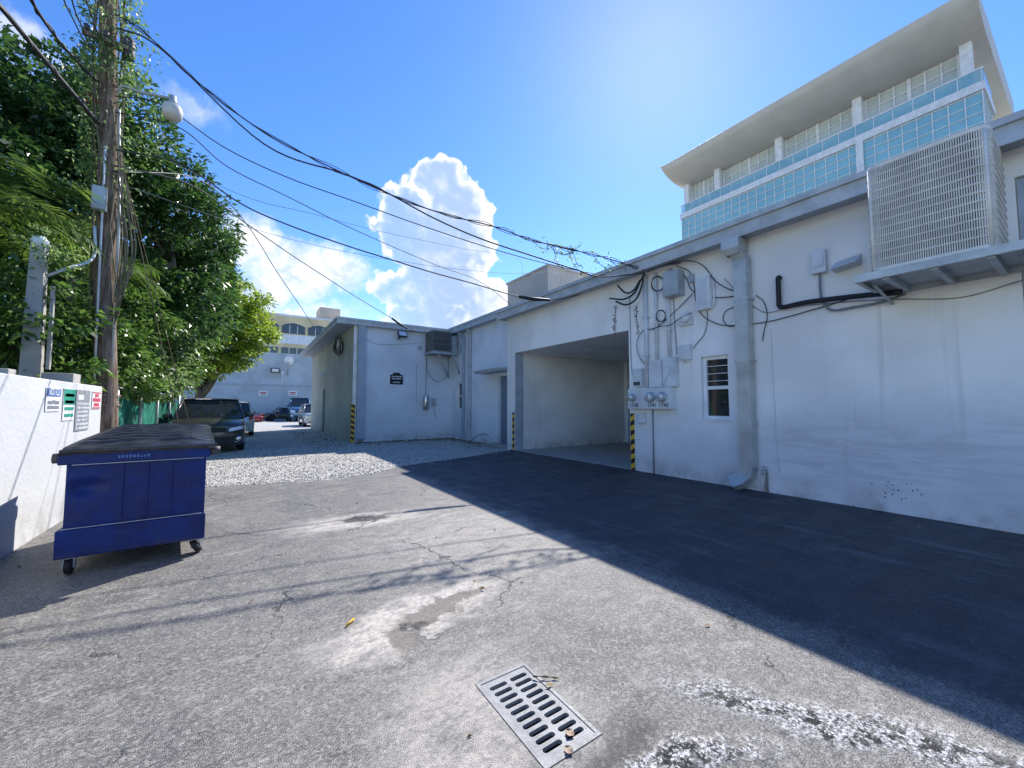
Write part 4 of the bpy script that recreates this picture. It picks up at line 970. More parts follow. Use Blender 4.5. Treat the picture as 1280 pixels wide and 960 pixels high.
# ------------------------------------------------------------------ cars
def car(name, label, loc, rz, W, H, L, paintm, hood=.62, pickup=False, group=None, cat='car', emblem=False, rails=False, det=True):
    """front faces local -Y, origin on the ground under the front bumper"""
    t = empty(name, label, cat, loc, rz, group=group)
    hw = W/2; wr = H*.215; ax1, ax2 = L*.19, L*.79; gc = H*.14; belt = H*.60; hoodz = H*hood*.93
    N = 60; secs = []
    for i in range(N+1):
        y = L*i/N; f = i/N
        # plan taper at nose and tail
        tn = min(1, (y/(L*.11)))**.45 if y > 0 else 0.
        tt = min(1, ((L-y)/(L*.06)))**.5 if y < L else 0.
        w = hw*(.88+.12*min(tn, 1))*(.90+.10*tt)
        if y < L*.27: top = H*.47+(hoodz-H*.47)*min(1, (y/(L*.09)))**.6+(belt-hoodz)*(y/(L*.27))**1.5*.9
        else: top = belt+.02*H*math.sin((f-.27)/.73*3.1)
        if f > .95: top = belt*(1-.10*((f-.95)/.05)**2)
        if pickup and f > .58: top = belt
        bot = gc
        for a in (ax1, ax2):
            d = abs(y-a)
            if d < wr*1.18: bot = max(bot, wr*.98+math.sqrt((wr*1.18)**2-d*d)*.98)
        nose = 0
        secs.append((y, w, bot, top))
    b = MB(); vs = []; K = 9
    for (y, w, bot, top) in secs:
        mid = min(top-.05, H*.36)
        prof = [(.90*w, max(bot, gc)), (.985*w, max(bot, gc+.06)), (1.0*w, max(bot, mid-.08)), (1.0*w, max(bot, mid)), (.985*w, max(bot, mid+(top-mid)*.5)), (.955*w, top-.035), (.90*w, top-.006), (.62*w, top+.018), (0, top+.03)]
        vs += [(x, y, z) for x, z in prof]+[(-x, y, z) for x, z in prof[-2::-1]]
    nn = 2*K-1; fs = []
    for i in range(N):
        for k in range(nn-1): fs.append((i*nn+k, i*nn+k+1, (i+1)*nn+k+1, (i+1)*nn+k))
    fs += [tuple(range(nn))[::-1], tuple(N*nn+k for k in range(nn))]
    b.add(vs, fs, paintm, True)
    b.build('body', t)
    u = MB(); u.box((-hw*.78, .25, gc+.02), (hw*.78, L-.2, belt-.12), M['dark']); u.build('underbody', t)
    # greenhouse
    ce = .60 if pickup else .965
    ws0, ws1, rr, re = L*.25, L*.40, (L*.55 if pickup else L*.88), L*ce
    zt = H*.985; wt = hw*.74; wb_ = hw*.93
    g = MB()
    A = [(-wb_, ws0, belt), (wb_, ws0, belt), (wt, ws1, zt-.05), (-wt, ws1, zt-.05)]
    Bk = [(-wb_*.97, re, belt), (wb_*.97, re, belt), (wt*.95, rr, zt-.06), (-wt*.95, rr, zt-.06)]
    g.add(A, [(0, 1, 2, 3)], M['glass']); ws = g.build('windshield', t)
    g = MB(); g.add(Bk, [(1, 0, 3, 2)], M['glass']); g.build('rear_window', t)
    for s in (-1, 1):
        g = MB(); q = [(s*wb_, ws0, belt), (s*wb_*.985, re, belt), (s*wt*.95, rr, zt-.06), (s*wt, ws1, zt-.05)]
        g.add(q, [(0, 1, 2, 3) if s > 0 else (3, 2, 1, 0)], M['glass']); g.build('side_window', t)
    g = MB()
    ro = []
    for j, y in enumerate(np.linspace(ws1-.06, rr+.05, 9)):
        ff = j/8; zz = zt-.05+.05*math.sin(ff*math.pi)
        for x in np.linspace(-1, 1, 9): ro.append((x*wt*1.02, y, zz+.035*(1-abs(x)**2.6)))
    g.add(ro, [(j*9+k, j*9+k+1, (j+1)*9+k+1, (j+1)*9+k) for j in range(8) for k in range(8)], paintm, True); g.build('roof', t)
    for s in (-1, 1):
        g = MB(); e = .012
        def pil(a, c, w_): g.tube([a, c], w_, paintm, 6)
        pil((s*(wb_+e), ws0, belt), (s*(wt+e), ws1, zt-.04), .038); pil((s*(wb_*.98+e), re, belt), (s*(wt*.96+e), rr, zt-.05), .06)
        m1 = (ws1*.55+rr*.45); pil((s*(wb_+e), m1, belt), (s*(wt+e), m1, zt-.04), .035)
        pil((s*(wt+e), ws1, zt-.045), (s*(wt*.97+e), rr, zt-.05), .035)
        g.build('pillars', t)
        if rails:
            g = MB(); g.tube(smooth([(s*wt*.93, ws1+.05, zt+.0), (s*wt*.93, ws1+.2, zt+.06), (s*wt*.93, rr-.2, zt+.06), (s*wt*.93, rr, zt)]), .018, M['chrome'], 6); g.build('roof_rail', t)
        g = MB(); g.lathe([(.001, -.12), (.07, -.10), (.10, -.02), (.10, .05), (.06, .10), (.001, .11)], paintm, 14, Matrix.Translation((s*(hw+.12), ws0+.25, belt+.10)) @ Matrix.Rotation(R(90), 4, 'Y') @ Matrix.Diagonal((.8, .8, 1.2, 1)))
        g.tube([(s*hw*.92, ws0+.28, belt+.02), (s*(hw+.1), ws0+.25, belt+.08)], .03, M['black'], 6); g.build('mirror', t)
        for a in (ax1, ax2):
            wv = MB(); mx = Matrix.Translation((s*(hw-.13), a, wr)) @ Matrix.Rotation(R(90), 4, 'Y')
            wv.lathe([(wr*.62, -.115), (wr*.93, -.115), (wr, -.08), (wr, .08), (wr*.93, .115), (wr*.62, .115)], M['tyre'], 28, mx); o = wv.build('wheel', t)
            rm = MB(); rm.lathe([(.001, .06*s), (.06, .07*s), (.07, .05*s)], M['chrome'], 12, mx); 
            for k in range(5):
                an_ = k*math.tau/5; d = Vector((math.cos(an_), math.sin(an_), 0)); rm.tube([mx @ (d*.05+Vector((0, 0, .05*s))), mx @ (d*wr*.6+Vector((0, 0, .085*s)))], .028, M['chrome'], 6)
            rm.lathe([(wr*.60, -.09), (wr*.64, -.09), (wr*.64, .10), (wr*.60, .10)], M['chrome'], 26, mx); rm.build('rim', o)
    if not det: return t
    # nose details: traced along the nose curve
    def nose(x, z, off=.0):
        # y on nose for given lateral x: taper mirrors body plan
        f = min(.999, abs(x)/hw); 
        y = 0.
        if f > .88: y = L*.11*((f-.88)/.12)**(1/.45)
        return Vector((x, y-off, z))
    def strip(name, x0, x1, z0a, z1a, z0b, z1b, m, off=.02, n=8, bw=0):
        s_ = MB(); vs = []
        for i in range(n+1):
            f = i/n; x = x0+(x1-x0)*f; zl = z0a+(z0b-z0a)*f; zh = z1a+(z1b-z1a)*f
            p = nose(x, zl, off); q = nose(x, zh, off-.02); vs += [p, q, p+Vector((0, off+.06, 0)), q+Vector((0, off+.06, 0))]
        fs = []
        for i in range(n):
            a = i*4; fs += [(a, a+4, a+5, a+1), (a+1, a+5, a+7, a+3), (a+4, a, a+2, a+6)]
        fs += [(0, 1, 3, 2), (4*n, 4*n+2, 4*n+3, 4*n+1)]
        s_.add(vs, fs, m); return s_.build(name, t)
    strip('grille', -hw*.50, hw*.50, H*.365, H*.445, H*.365, H*.445, M['black'], .03)
    strip('grille_trim', -hw*.54, hw*.54, H*.450, H*.462, H*.450, H*.462, M['chrome'], .035)
    strip('bumper_intake', -hw*.60, hw*.60, H*.17, H*.25, H*.17, H*.25, M['black'], .03)
    strip('plate', -.16, .16, H*.275, H*.335, H*.275, H*.335, M['white'] if det == 2 else paintm, .045)
    for s in (-1, 1):
        strip('headlight', s*hw*.56, s*hw*.93, H*.375, H*.435, H*.42, H*.475, M['lens'], .03)
        fo = MB(); q = nose(s*hw*.80, H*.245, .04); fo.lathe([(.001, -.03), (.07, -.03), (.085, 0), (.06, .02)], M['chrome'], 14, Matrix.Translation(q) @ Matrix.Rotation(R(90), 4, 'X')); fo.build('fog_light', t)
        ar = MB(); ar.tube(smooth([nose(s*hw*.70, H*.20, .04), nose(s*hw*.80, H*.195, .05), nose(s*hw*.88, H*.25, .05), nose(s*hw*.86, H*.29, .05)]), .012, M['chrome'], 6); ar.build('fog_trim', t)
    if emblem:
        e = MB(); q = nose(0, H*.462, .055); mx = basis((1, 0, 0), (0, 0, 1), (0, -1, 0), q)
        filled(e, [(.085*math.cos(a), .042*math.sin(a)) for a in np.linspace(0, math.tau, 25)[:-1]], [], .012, mx, M['chrome']); o = e.build('emblem', t)
        x = MB(); text(x, 'KIA', .06, mx @ Matrix.Translation((0, 0, .004)), M['ink'], .002); x.build('emblem_letters', o)
    return t
def taillights(t, W, H, L):
    for s in (-1, 1):
        b = MB(); b.box((s*W*.42-.09, L-.10, H*.48), (s*W*.42+.09, L+.015, H*.62), M['red']); b.build('tail_light', t, .02)
suv = car('parked_suv', 'dark grey suv with roof rails parked facing the camera beside the trees', (-1.06, 16.2, 0), R(1), 2.08, 1.86, 4.7, M['car_dark'], emblem=True, rails=True, det=True)
wc = car('parked_car', 'white car parked tail first behind the dark suv', (-.62, 28.8, 0), R(180), 1.9, 1.8, 4.6, M['car_white'], det=False); taillights(wc, 1.9, 1.8, 4.6)
car('parked_car', 'silver car half hidden behind the corner of the mildewed annex wall', (4.45, 33.0, 0), R(0), 1.85, 1.75, 4.6, M['car_silver'], det=True)
car('pickup_truck', 'blue pickup truck with its bonnet toward the alley at the end wall', (4.55, 45.0, 0), R(0), 2.1, 2.5, 5.4, M['car_blue'], pickup=True, cat='pickup truck', det=True)
car('parked_car', 'low dark car parked sideways against the end wall', (1.1, 48.8, 0), R(-82), 1.85, 1.45, 4.7, M['car_dark'], det=False)
car('parked_car', 'red car nose showing left of the low dark car at the end wall', (.55, 46.0, 0), R(8), 1.7, 1.05, 4.2, M['car_red'], det=False)

# ------------------------------------------------------------------ dumpster
dp = empty('dumpster', 'blue steel dumpster with a black plastic lid on casters', 'dumpster', (-.9, 5.75, 0), R(1.5))
# local frame: x -.54..+.54, y -.45 (front) ..+.45
x0, x1, yf, yb = -.47, .545, -.45, 1.22; z0, zf, zb = .17, 1.06, 1.19
b = MB()
vs = [(x0, yf, z0), (x1, yf, z0), (x1-.16, yb, z0), (x0, yb, z0), (x0, yf, zf), (x1, yf, zf), (x1-.16, yb, zb), (x0, yb, zb)]
b.add(vs, [(0, 3, 2, 1), (4, 5, 6, 7), (0, 1, 5, 4), (1, 2, 6, 5), (2, 3, 7, 6), (3, 0, 4, 7)], M['dump']); b.build('bin', dp, .012)
b = MB(); b.box((x0-.035, yf-.05, z0-.005), (x1+.012, yf-.002, z0+.245), M['dump']); b.box((x0-.035, yf-.002, z0-.005), (x0-.002, yb, z0+.245), M['dump']); b.build('bottom_band', dp, .008)
b = MB(); b.box((x0-.045, yf-.06, 1.00), (x1+.03, yf-.002, 1.115), M['dump']); b.box((x0-.045, yf-.002, 1.0), (x0-.002, yb, 1.115), M['dump']); b.build('rim', dp, .01)
for x in (-.09, .09, .27):
    b = MB(); b.box((x-.008, yf-.010, .46), (x+.008, yf-.001, .995), M['dump']); b.build('pressed_rib', dp, .003)
b = MB()
for zz, xa, xb_ in ((.995, x0+.05, x1-.02), (.425, x0, x1-.02)): b.box((xa, yf-.055 if zz < .5 else yf-.063, zz), (xb_, yf-.050 if zz < .5 else yf-.060, zz+.006), M['boxgrey'])
b.build('scratched_seam', dp)
b = MB(); random.seed(5); x = .0 
for i in range(9):
    x = -.12+i*.026; b.box((x, yf-.0622, 1.04), (x+.016, yf-.0603, 1.04+random.uniform(.015, .03)), M['signblue'])
b.build('faded_lettering', dp)
for sx in (-.84, 1):
    b = MB(); b.tube([(sx*.60, yf+.02, 1.07), (sx*.60, yf-.03, 1.07)] if False else [(sx*.575, yf+.0, 1.06), (sx*.66, yf+.0, 1.06)], .045, M['ink'], 12); b.build('pivot_bracket', dp)
# lid: ribbed sheet, higher at the back, rounded front edge
b = MB(); nx, ny = 34, 30; vs = []; top = []
def lidz(u, v):
    z = 1.135+.135*(v**.8)
    z += .024*(math.sin(v*math.pi*15) > .1)*(1 if .12 < v < .96 else 0)*max(0, min(1, (u-.02)*12, (.97-u)*7))
    z += .018*math.sin(u*math.pi)+.006*math.sin(u*17+v*5)
    z -= .03*(1-min(1, v/.07))
    return z
for j in range(ny*2+1):
    v = j/(ny*2)
    for i in range(nx+1):
        u = i/nx; y = yf-.085+(yb-yf+.09)*v; xl = x0-.035+(.09*(1-v) if False else 0); xr = x1+.075-.13*v
        vs.append((xl+(xr-xl)*u+(.03*(1-u)*(v*2 if v < .5 else 1)), y, lidz(u, v)))
n1 = nx+1; fs = [(j*n1+i, j*n1+i+1, (j+1)*n1+i+1, (j+1)*n1+i) for j in range(ny*2) for i in range(nx)]
b.add(vs, fs, M['lid'], False); o = b.build('lid', dp); so = o.modifiers.new('solid', 'SOLIDIFY'); so.thickness = .022; so.offset = -1
b = MB(); b.box((x0-.03, yf-.10, 1.112), (x1+.09, yf-.075, 1.142), M['lid']); b.build('lid_lip', dp, .008)
for sx, sy in ((-1, -1), (1, -1), (-1, 1), (1, 1)):
    cx, cy = sx*.485+(.06 if sx < 0 else 0)-(.20 if sy > 0 and sx > 0 else 0), (yf+.06 if sy < 0 else yb-.08)
    b = MB(); b.box((cx-.05, cy-.05, .145), (cx+.05, cy+.05, .168), M['boxgrey']); b.box((cx-.04, cy-.03, .06), (cx-.028, cy+.03, .145), M['boxgrey']); b.box((cx+.028, cy-.03, .06), (cx+.04, cy+.03, .145), M['boxgrey'])
    o = b.build('caster', dp); wv = MB(); wv.lathe([(.03, -.024), (.07, -.024), (.076, -.012), (.076, .012), (.07, .024), (.03, .024)], M['black'], 20, Matrix.Translation((cx, cy, .076)) @ Matrix.Rotation(R(90 if sx < 0 else 60), 4, 'Y'))
    wv.build('wheel', o)

# ------------------------------------------------------------------ fence wall with signs, posts, tarp
XFN = -2.02
b = MB(); b.box((XFN-.20, -6, -.05), (XFN, 9.27, 1.86), M['fence']); tag(b.build('boundary_wall', None, .015, loc=(XFN, 5, 0)), 'rough white stucco boundary wall behind the blue dumpster', 'wall')
def fence_pt(px, py): q = at(px, py, 0, XFN); return q.y, q.z
def wallsign(name, label, pxs, board, build):
    (ya, zt), (yb_, zb_) = fence_pt(pxs[0], pxs[1]), fence_pt(pxs[2], pxs[3]); s = empty(name, label, 'sign', (XFN, ya, zb_), group='signs on the white boundary wall')
    b = MB(); b.box((XFN+.004, ya, zb_), (XFN+.010, yb_, zt), M[board]); part(b, 'board', s); build(s, ya, yb_, zb_, zt); return s
def s1(s, ya, yb_, z0_, z1_):
    w_ = yb_-ya; b = MB(); zt = z1_-(z1_-z0_)*.36; b.box((XFN+.011, ya+.01, zt), (XFN+.014, yb_-.01, z1_-.01), M['signblue']); part(b, 'header', s)
    b = MB(); text(b, 'NOTICE', .30*w_/1., face_posx((XFN+.0155, ya+w_/2, (zt+z1_)/2)), M['signwhite'], .001, sx=.70); part(b, 'header_lettering', s)
    b = MB(); b.box((XFN+.011, ya+w_*.42, z0_+.18*(z1_-z0_)+.08), (XFN+.014, ya+w_*.62, zt-.05), M['ink']); 
    for k in range(2): 
        y = ya+w_*.12
        while y < yb_-w_*.12: b.box((XFN+.011, y, z0_+.03+k*.06), (XFN+.014, y+.022, z0_+.07+k*.06), M['signgrey']); y += .032
    part(b, 'lettering', s)
def s2(s, ya, yb_, z0_, z1_):
    b = MB(); b.box((XFN+.011, ya+.01, z0_+(z1_-z0_)*.5), (XFN+.014, yb_-.01, z1_-.01), M['signgreen']); part(b, 'header', s)
    b = MB()
    for k in range(4): b.box((XFN+.011, ya+.05, z0_+.05+k*.09), (XFN+.014, yb_-.05, z0_+.09+k*.09), M['signgreen'])
    part(b, 'lettering', s)
def s3(s, ya, yb_, z0_, z1_):
    b = MB(); h_ = z1_-z0_
    for k in range(7):
        if k: part(b, 'text_line', s); b = MB()
        y = ya+.05
        while y < yb_-.06: b.box((XFN+.011, y, z0_+h_*(.04+k*.10)), (XFN+.014, y+.03, z0_+h_*(.09+k*.10)), M['signwhite']); y += random.uniform(.035, .06)
    part(b, 'text_line', s); b = MB(); b.box((XFN+.011, ya+.06, z1_-h_*.24), (XFN+.014, ya+.30, z1_-h_*.12), M['signwhite']); part(b, 'pictogram', s)
def s4(s, ya, yb_, z0_, z1_):
    b = MB(); h_ = z1_-z0_
    for a, c in ((.96, .90), (.62, .42), (.10, .03)): b.box((XFN+.011, ya+.02, z0_+h_*c), (XFN+.014, yb_-.02, z0_+h_*a), M['signred'])
    b.box((XFN+.011, ya+.12, z0_+h_*.68), (XFN+.014, yb_-.12, z0_+h_*.86), M['signred']); b.box((XFN+.011, ya+.08, z0_+h_*.15), (XFN+.014, yb_-.08, z0_+h_*.34), M['signred']); part(b, 'lettering', s)
wallsign('notice_sign', 'white sign with a blue NOTICE header on the boundary wall', (57, 484, 73, 514), 'signwhite', s1)
wallsign('green_sign', 'narrow sign, green on its upper half, on the boundary wall', (79, 485, 91, 525), 'signwhite', s2)
wallsign('grey_sign', 'tall dark grey sign with rows of white lettering on the boundary wall', (95, 487, 109, 537), 'signgrey', s3)
wallsign('warning_sign', 'white sign with red bands nearest the end of the boundary wall', (115, 489, 124, 511), 'signwhite', s4)
for x, y, h, s, lab in ((-2.42, 7.15, 1.97, .10, 'stubby wooden post behind the white wall, left of the two'), (-2.42, 9.0, 2.04, .17, 'thicker wooden post behind the white wall beside the utility pole')):
    b = MB(); b.box((x-s, y-s, 0), (x+s, y+s, h), M['slab']); tag(b.build('wooden_post', None, .012, loc=(x, y, 0)), lab, 'post', 'stub posts behind the white wall')
# short concrete pole with strap and lateral cable
q1 = at(39, 465, 0, -2.75); q2 = at(38, 298, 0, -2.75)
cp = empty('concrete_pole', 'short pale concrete pole overgrown at the top, left of the utility pole', 'pole', (q1.x, q1.y, 0))
b = MB(); yy = q1.y; b.add([(-2.75+sx*.12, yy+sy*.12, 0) for sx, sy in ((-1, -1), (1, -1), (1, 1), (-1, 1))]+[(-2.75+sx*.075, yy+sy*.075, q2.z) for sx, sy in ((-1, -1), (1, -1), (1, 1), (-1, 1))], [(0, 1, 5, 4), (1, 2, 6, 5), (2, 3, 7, 6), (3, 0, 4, 7), (4, 5, 6, 7)], M['slab']); part(b, 'shaft', cp)
b = MB(); b.lathe([(.09, 0), (.10, .1), (.06, .16), (.001, .18)], M['white'], 12, Matrix.Translation((-2.75, yy, q2.z-.02))); part(b, 'cap', cp)
b = MB(); b.box((-2.60, yy-.03, 2.1), (-2.56, yy+.03, 3.4), M['slab']); part(b, 'strap', cp)
PL, DL = clumps([((-2.7, yy, q2.z-.05), (.3, .3, .3)), ((-2.66, yy+.1, q2.z-.5), (.18, .2, .45))], 30, 24, .14)
leaves('climbing_vine', PL-np.array([q1.x, q1.y, 0]), M['leaf_vine'], .075, cp, dirs=DL)
# tarp fence
tf = empty('tarp_fence', 'chain link fence hung with rumpled green tarp behind the suv', 'fence', (-2.6, 12, 0))
b = MB(); vs = []; n = 90
for i in range(n+1):
    y = 9.7+13.5*i/n; x = -2.55+.06*math.sin(i*1.1)+.05*math.sin(i*.37+1)
    for k, z in enumerate((.12, .6, 1.1, 1.5, 1.76+.05*math.sin(i*.5)-(.06 if i % 9 == 0 else 0))): vs.append((x+.03*math.sin(k*2+i*.7), y, z))
b.add(vs, [(i*5+k, (i+1)*5+k, (i+1)*5+k+1, i*5+k+1) for i in range(n) for k in range(4)], M['tarp'], True); part(b, 'tarp', tf)
for i, y in enumerate((9.8, 12.2, 14.6, 17.0, 19.4, 21.8, 23.2)):
    b = MB(); b.tube([(-2.42, y, 0), (-2.42, y, 2.05)], .035, M['galv'], 8); part(b, 'post', tf)
b = MB(); b.tube([(-2.42, 9.8, 1.95), (-2.42, 23.2, 1.95)], .02, M['galv'], 8); part(b, 'top_rail', tf)

# ------------------------------------------------------------------ utility pole
PX, PY = -2.08, 9.95
up = empty('utility_pole', 'tall weathered wooden utility pole wrapped in vine at the end of the white wall', 'utility pole', (PX, PY, 0))
b = MB(); pts = [(PX+.018*math.sin(i*.9)-.022*i, PY, i*.68) for i in range(15)]; b.tube(pts, [.172-.004*i for i in range(15)], M['polewood'], 18); part(b, 'shaft', up)
topx = lambda z: PX-.022*z/.68
b = MB()
for z in (1.55, 1.72): b.tube([(topx(z)-.2, PY, z), (topx(z), PY-.21, z), (topx(z)+.2, PY, z), (topx(z), PY+.21, z)], .02, M['polewood'], 6)
part(b, 'band', up)
b = MB(); b.box((topx(5.5)-.12, PY-.34, 4.98), (topx(5.5)+.06, PY-.19, 5.40), M['boxgrey']); part(b, 'equipment_box', up, .02)
b = MB(); b.tube([(topx(4)+.17, PY-.09, .0), (topx(4)+.15, PY-.09, 4.9), (topx(6)+.13, PY-.09, 7.0)], .022, M['galv'], 8); b.tube([(topx(4)-.02, PY-.21, 1.9), (topx(4)-.06, PY-.19, 6.2)], .018, M['pipe'], 8); part(b, 'riser_pipe', up)
b = MB(); b.box((topx(8.2)-.3, PY-.22, 8.12), (topx(8.2)+.3, PY-.16, 8.20), M['polewood']); 
for x in (-.25, .0, .25): b.lathe([(.03, 0), (.045, .03), (.03, .06), (.045, .09), (.02, .12)], M['ink'], 10, Matrix.Translation((topx(8.2)+x, PY-.19, 8.22)))
part(b, 'bracket', up)
b = MB(); b.lathe([(.08, 0), (.09, .1), (.09, .35), (.07, .42), (.001, .43)], M['ink'], 12, Matrix.Translation((topx(8.6)+.30, PY-.1, 8.0))); part(b, 'splice_can', up)
# vine on the pole
PL = []; 
for i in range(5600):
    z = random.choice([random.uniform(8.4, 9.7), random.uniform(7.3, 8.2), random.gauss(6.3, .55), random.uniform(4.6, 6.0), random.gauss(3.9, .4)]); a = random.uniform(0, 6.28)
    side = .24+abs(random.gauss(0, .13 if z > 8.4 else .12)); 
    if z < 7.5 and math.cos(a-2.6) < -.1 and random.random() < .85: continue
    if 3 < z < 4.9 and math.cos(a-3.1) < .75: continue
    PL.append((topx(z)+side*math.cos(a), PY+side*math.sin(a), z+random.uniform(-.1, .1)))
for i in range(330):
    t_ = random.random(); z = 8.6-2.4*t_; PL.append((topx(z)+.45+.2*t_+random.gauss(0, .16), PY-.1+random.gauss(0, .12), z+.2*random.gauss(0, .5)))
vo = leaves('climbing_vine', np.array(PL)-np.array([PX, PY, 0]), M['leaf_vine'], .085, up)
b = MB()
for k in range(9):
    a = random.uniform(0, 6.28); pts = []
    for i in range(14):
        z = 3.2+i*.48; aa = a+i*.25*(1 if k % 2 else -1); pts.append((topx(z)+.2*math.cos(aa), PY+.2*math.sin(aa), z))
    b.tube(smooth(pts, 3), .012, M['stem'], 5)
for k in range(7):
    x = .22+.05*k*random.random(); b.tube(smooth([(topx(5)+.15, PY-.15, 5.3+.2*k), (topx(5)+x, PY-.2, 4.9), (topx(5)+x+.05, PY-.2, 4.2), (topx(4)+.18, PY-.16, 3.6-.1*k)]), .011, M['stem'], 5)
part(b, 'vine_stems', up)
# street lamp on its arm, carried by the pole
la = at(150, 112, 1, PY-.1); lb = at(216, 130, 1, PY-.6)
sl = empty('street_lamp', 'white bell shaped street lamp on a curved arm fixed to the utility pole', 'street lamp', lb)
b = MB(); b.tube(smooth([Vector((topx(7)+.13, PY-.12, la.z-.1)), Vector((topx(7)+.22, PY-.2, la.z+.02)), la.lerp(lb, .4)+Vector((0, 0, .06)), lb+Vector((0, 0, .10))]), .024, M['galv'], 8); part(b, 'arm', sl)
b = MB(); b.lathe([(.001, .16), (.05, .15), (.06, .04), (.09, .0)], M['boxgrey'], 16, Matrix.Translation(lb)); part(b, 'lamp_cap', sl)
b = MB(); b.lathe([(.07, .0), (.13, -.04), (.155, -.12), (.145, -.24), (.11, -.28), (.001, -.29)], M['globe'], 20, Matrix.Translation(lb)); part(b, 'lamp_globe', sl)

# ------------------------------------------------------------------ overhead cables
def cable(label, A, B, pxs, r, mat='cable', extra=0, wob=0., name='overhead_cable'):
    Q = [Vector(A)]+[on_vplane(x, y, A, B) for x, y in pxs]+[Vector(B)]
    b = MB(); S_ = smooth(Q, 8)
    if wob: S_ = [p+Vector((0, 0, random.uniform(-wob, wob))) for p in S_]
    b.tube(S_, r, M[mat], 6)
    if extra:
        for k in range(extra):
            ph = random.uniform(0, 6); S2 = [p+Vector((.03*math.sin(i*.9+ph), .03*math.cos(i*.8+ph), .035*math.sin(i*.55+ph))) for i, p in enumerate(S_)]
            b.tube(S2, r*.55, M[mat], 5)
    o = b.build(name, None, loc=Vector(A)); tag(o, label, 'cable', 'overhead cables from the utility pole'); return S_
PT = lambda z: (topx(z)+.12, PY-.15, z)
eA = at(797, 334, 0, XF-.06); eB = at(752, 345, 0, XF-.06)
pathA = cable('thick vine tangled cable from the pole top to the garage eave above the meters', PT(8.75), at(806, 338, 0, XW-.2), [(180, 40), (250, 105), (330, 165), (430, 217), (505, 250), (560, 269), (617, 283), (665, 300), (715, 312), (756, 322)], .012, extra=2)
cable('thick cable just below the vine tangled one, ending at the garage eave', PT(8.5), at(806, 341, 0, XW-.2), [(200, 60), (330, 180), (430, 217), (482, 240), (541, 272), (600, 298), (660, 318), (720, 337), (752, 346)], .015)
cable('slim cable crossing above the tall cloud to the garage eave', PT(7.2), at(770, 348, 0, XW-.1), [(200, 130), (280, 184), (360, 222), (441, 251), (530, 283), (619, 312), (690, 331)], .010)
cable('slim cable crossing the middle of the tall cloud', PT(6.9), (XW+.6, 12.4, 5.3), [(225, 160), (284, 208), (360, 246), (445, 288), (542, 330), (600, 352)], .010)
cD = cable('thick black cable ending in a tensioned splice on the garage fascia', PT(6.2), at(722, 369, 0, XW-.1), [(225, 205), (302, 255), (360, 281), (430, 306), (487, 324), (542, 341), (590, 354), (649, 371), (687, 375)], .014)
cable('black cable sloping down to the annex front eave', PT(5.9), (6.2, YF-.3, 5.0), [(240, 232), (310, 281), (365, 319), (411, 349), (450, 374), (490, 398), (509, 411)], .014)
cable('slim cable dropping to the left corner of the annex roof', PT(5.8), (3.15, 22.5, 5.1), [(250, 225), (306, 277), (347, 341), (375, 382), (392, 408)], .014)
cable('faint thin cable crossing the left cloud toward the roof bulkhead', PT(6.5), (9.6, 14.0, 6.0), [(302, 244), (390, 267), (479, 290), (580, 311), (650, 326)], .006, 'cablegrey')
cable('fine wire stretching level across the cloud base to the garage roof', PT(5.6), (9.0, 11, 5.2), [(330, 290), (450, 318), (560, 335), (640, 342), (700, 343)], .005, 'cablegrey')
for nm, P0, P1, i in (('tensioned splice sleeve on the cable at the garage fascia', (649, 371), (687, 375), 0), ('tensioned splice sleeve on the cable above the annex flood light', (490, 398), (509, 411), 1)):
    A_, B_ = ((PT(6.2), at(722, 369, 0, XW-.1)), (PT(5.9), (6.2, YF-.3, 5.0)))[i]
    a_, c_ = on_vplane(*P0, A_, B_), on_vplane(*P1, A_, B_); b = MB(); b.tube([a_, a_.lerp(c_, .5)-Vector((0, 0, .02)), c_], [.04, .05, .035], M['black'], 10); tag(b.build('cable_splice', None, loc=a_), nm, 'splice', 'splices on the overhead cables')
# cables running from the pole toward the camera's left
for lab, z, pts, r in (('heavy black cable bundle running from the pole out over the white wall', 6.6, [(105, 133, 9.4), (70, 92, 8.8), (35, 50, 8.2), (2, 10, 7.6), (-60, -60, 6.6)], .034),
                       ('shaggy old cable running from the pole at the top left', 7.35, [(100, 80, 9.4), (68, 44, 8.7), (40, 2, 8.0), (15, -50, 7.2)], .022),
                       ('thin looping cable from the pole bracket, leftmost of three at the top', 7.9, [(108, 55, 9.4), (92, 25, 9.0), (80, 0, 8.6), (70, -40, 8.)], .011),
                       ('thin looping cable from the pole bracket, middle of three at the top', 8.0, [(114, 50, 9.4), (100, 28, 9.0), (90, 0, 8.6), (84, -40, 8.)], .011),
                       ('thin looping cable from the pole bracket, rightmost of three at the top', 8.2, [(120, 36, 9.4), (114, 18, 9.0), (108, 0, 8.6), (105, -30, 8.)], .011)):
    Q = [Vector((topx(z)-.1, PY-.15, z))]+[at(px, py, 1, Y) for px, py, Y in pts]
    b = MB(); S_ = smooth(Q, 6); b.tube(S_, r, M['cable'], 6)
    if r > .02: b.tube([p+Vector((.03*math.sin(i*1.1), 0, .03*math.cos(i*.9))) for i, p in enumerate(S_)], r*.5, M['cable'], 5)
    tag(b.build('overhead_cable', None, loc=Q[0]), lab, 'cable', 'overhead cables from the utility pole')
for lab, pxs, A_, B_ in (('steel guy wire slanting from the pole to the ground, left one', [(172, 300), (190, 400), (205, 455)], (topx(5)+.2, PY-.1, 5.9), (-1.15, 12.5, .02)),
                    ('steel guy wire slanting from the pole to the ground, right one', [(186, 350), (208, 430), (220, 490)], (topx(5)+.25, PY-.1, 5.7), (-.95, 12.9, .02))):
    Q = [Vector(A_), Vector(B_)]; b = MB(); b.tube(Q, .008, M['stem'], 6); tag(b.build('guy_wire', None, loc=B_), lab, 'guy wire', 'guy wires of the utility pole')
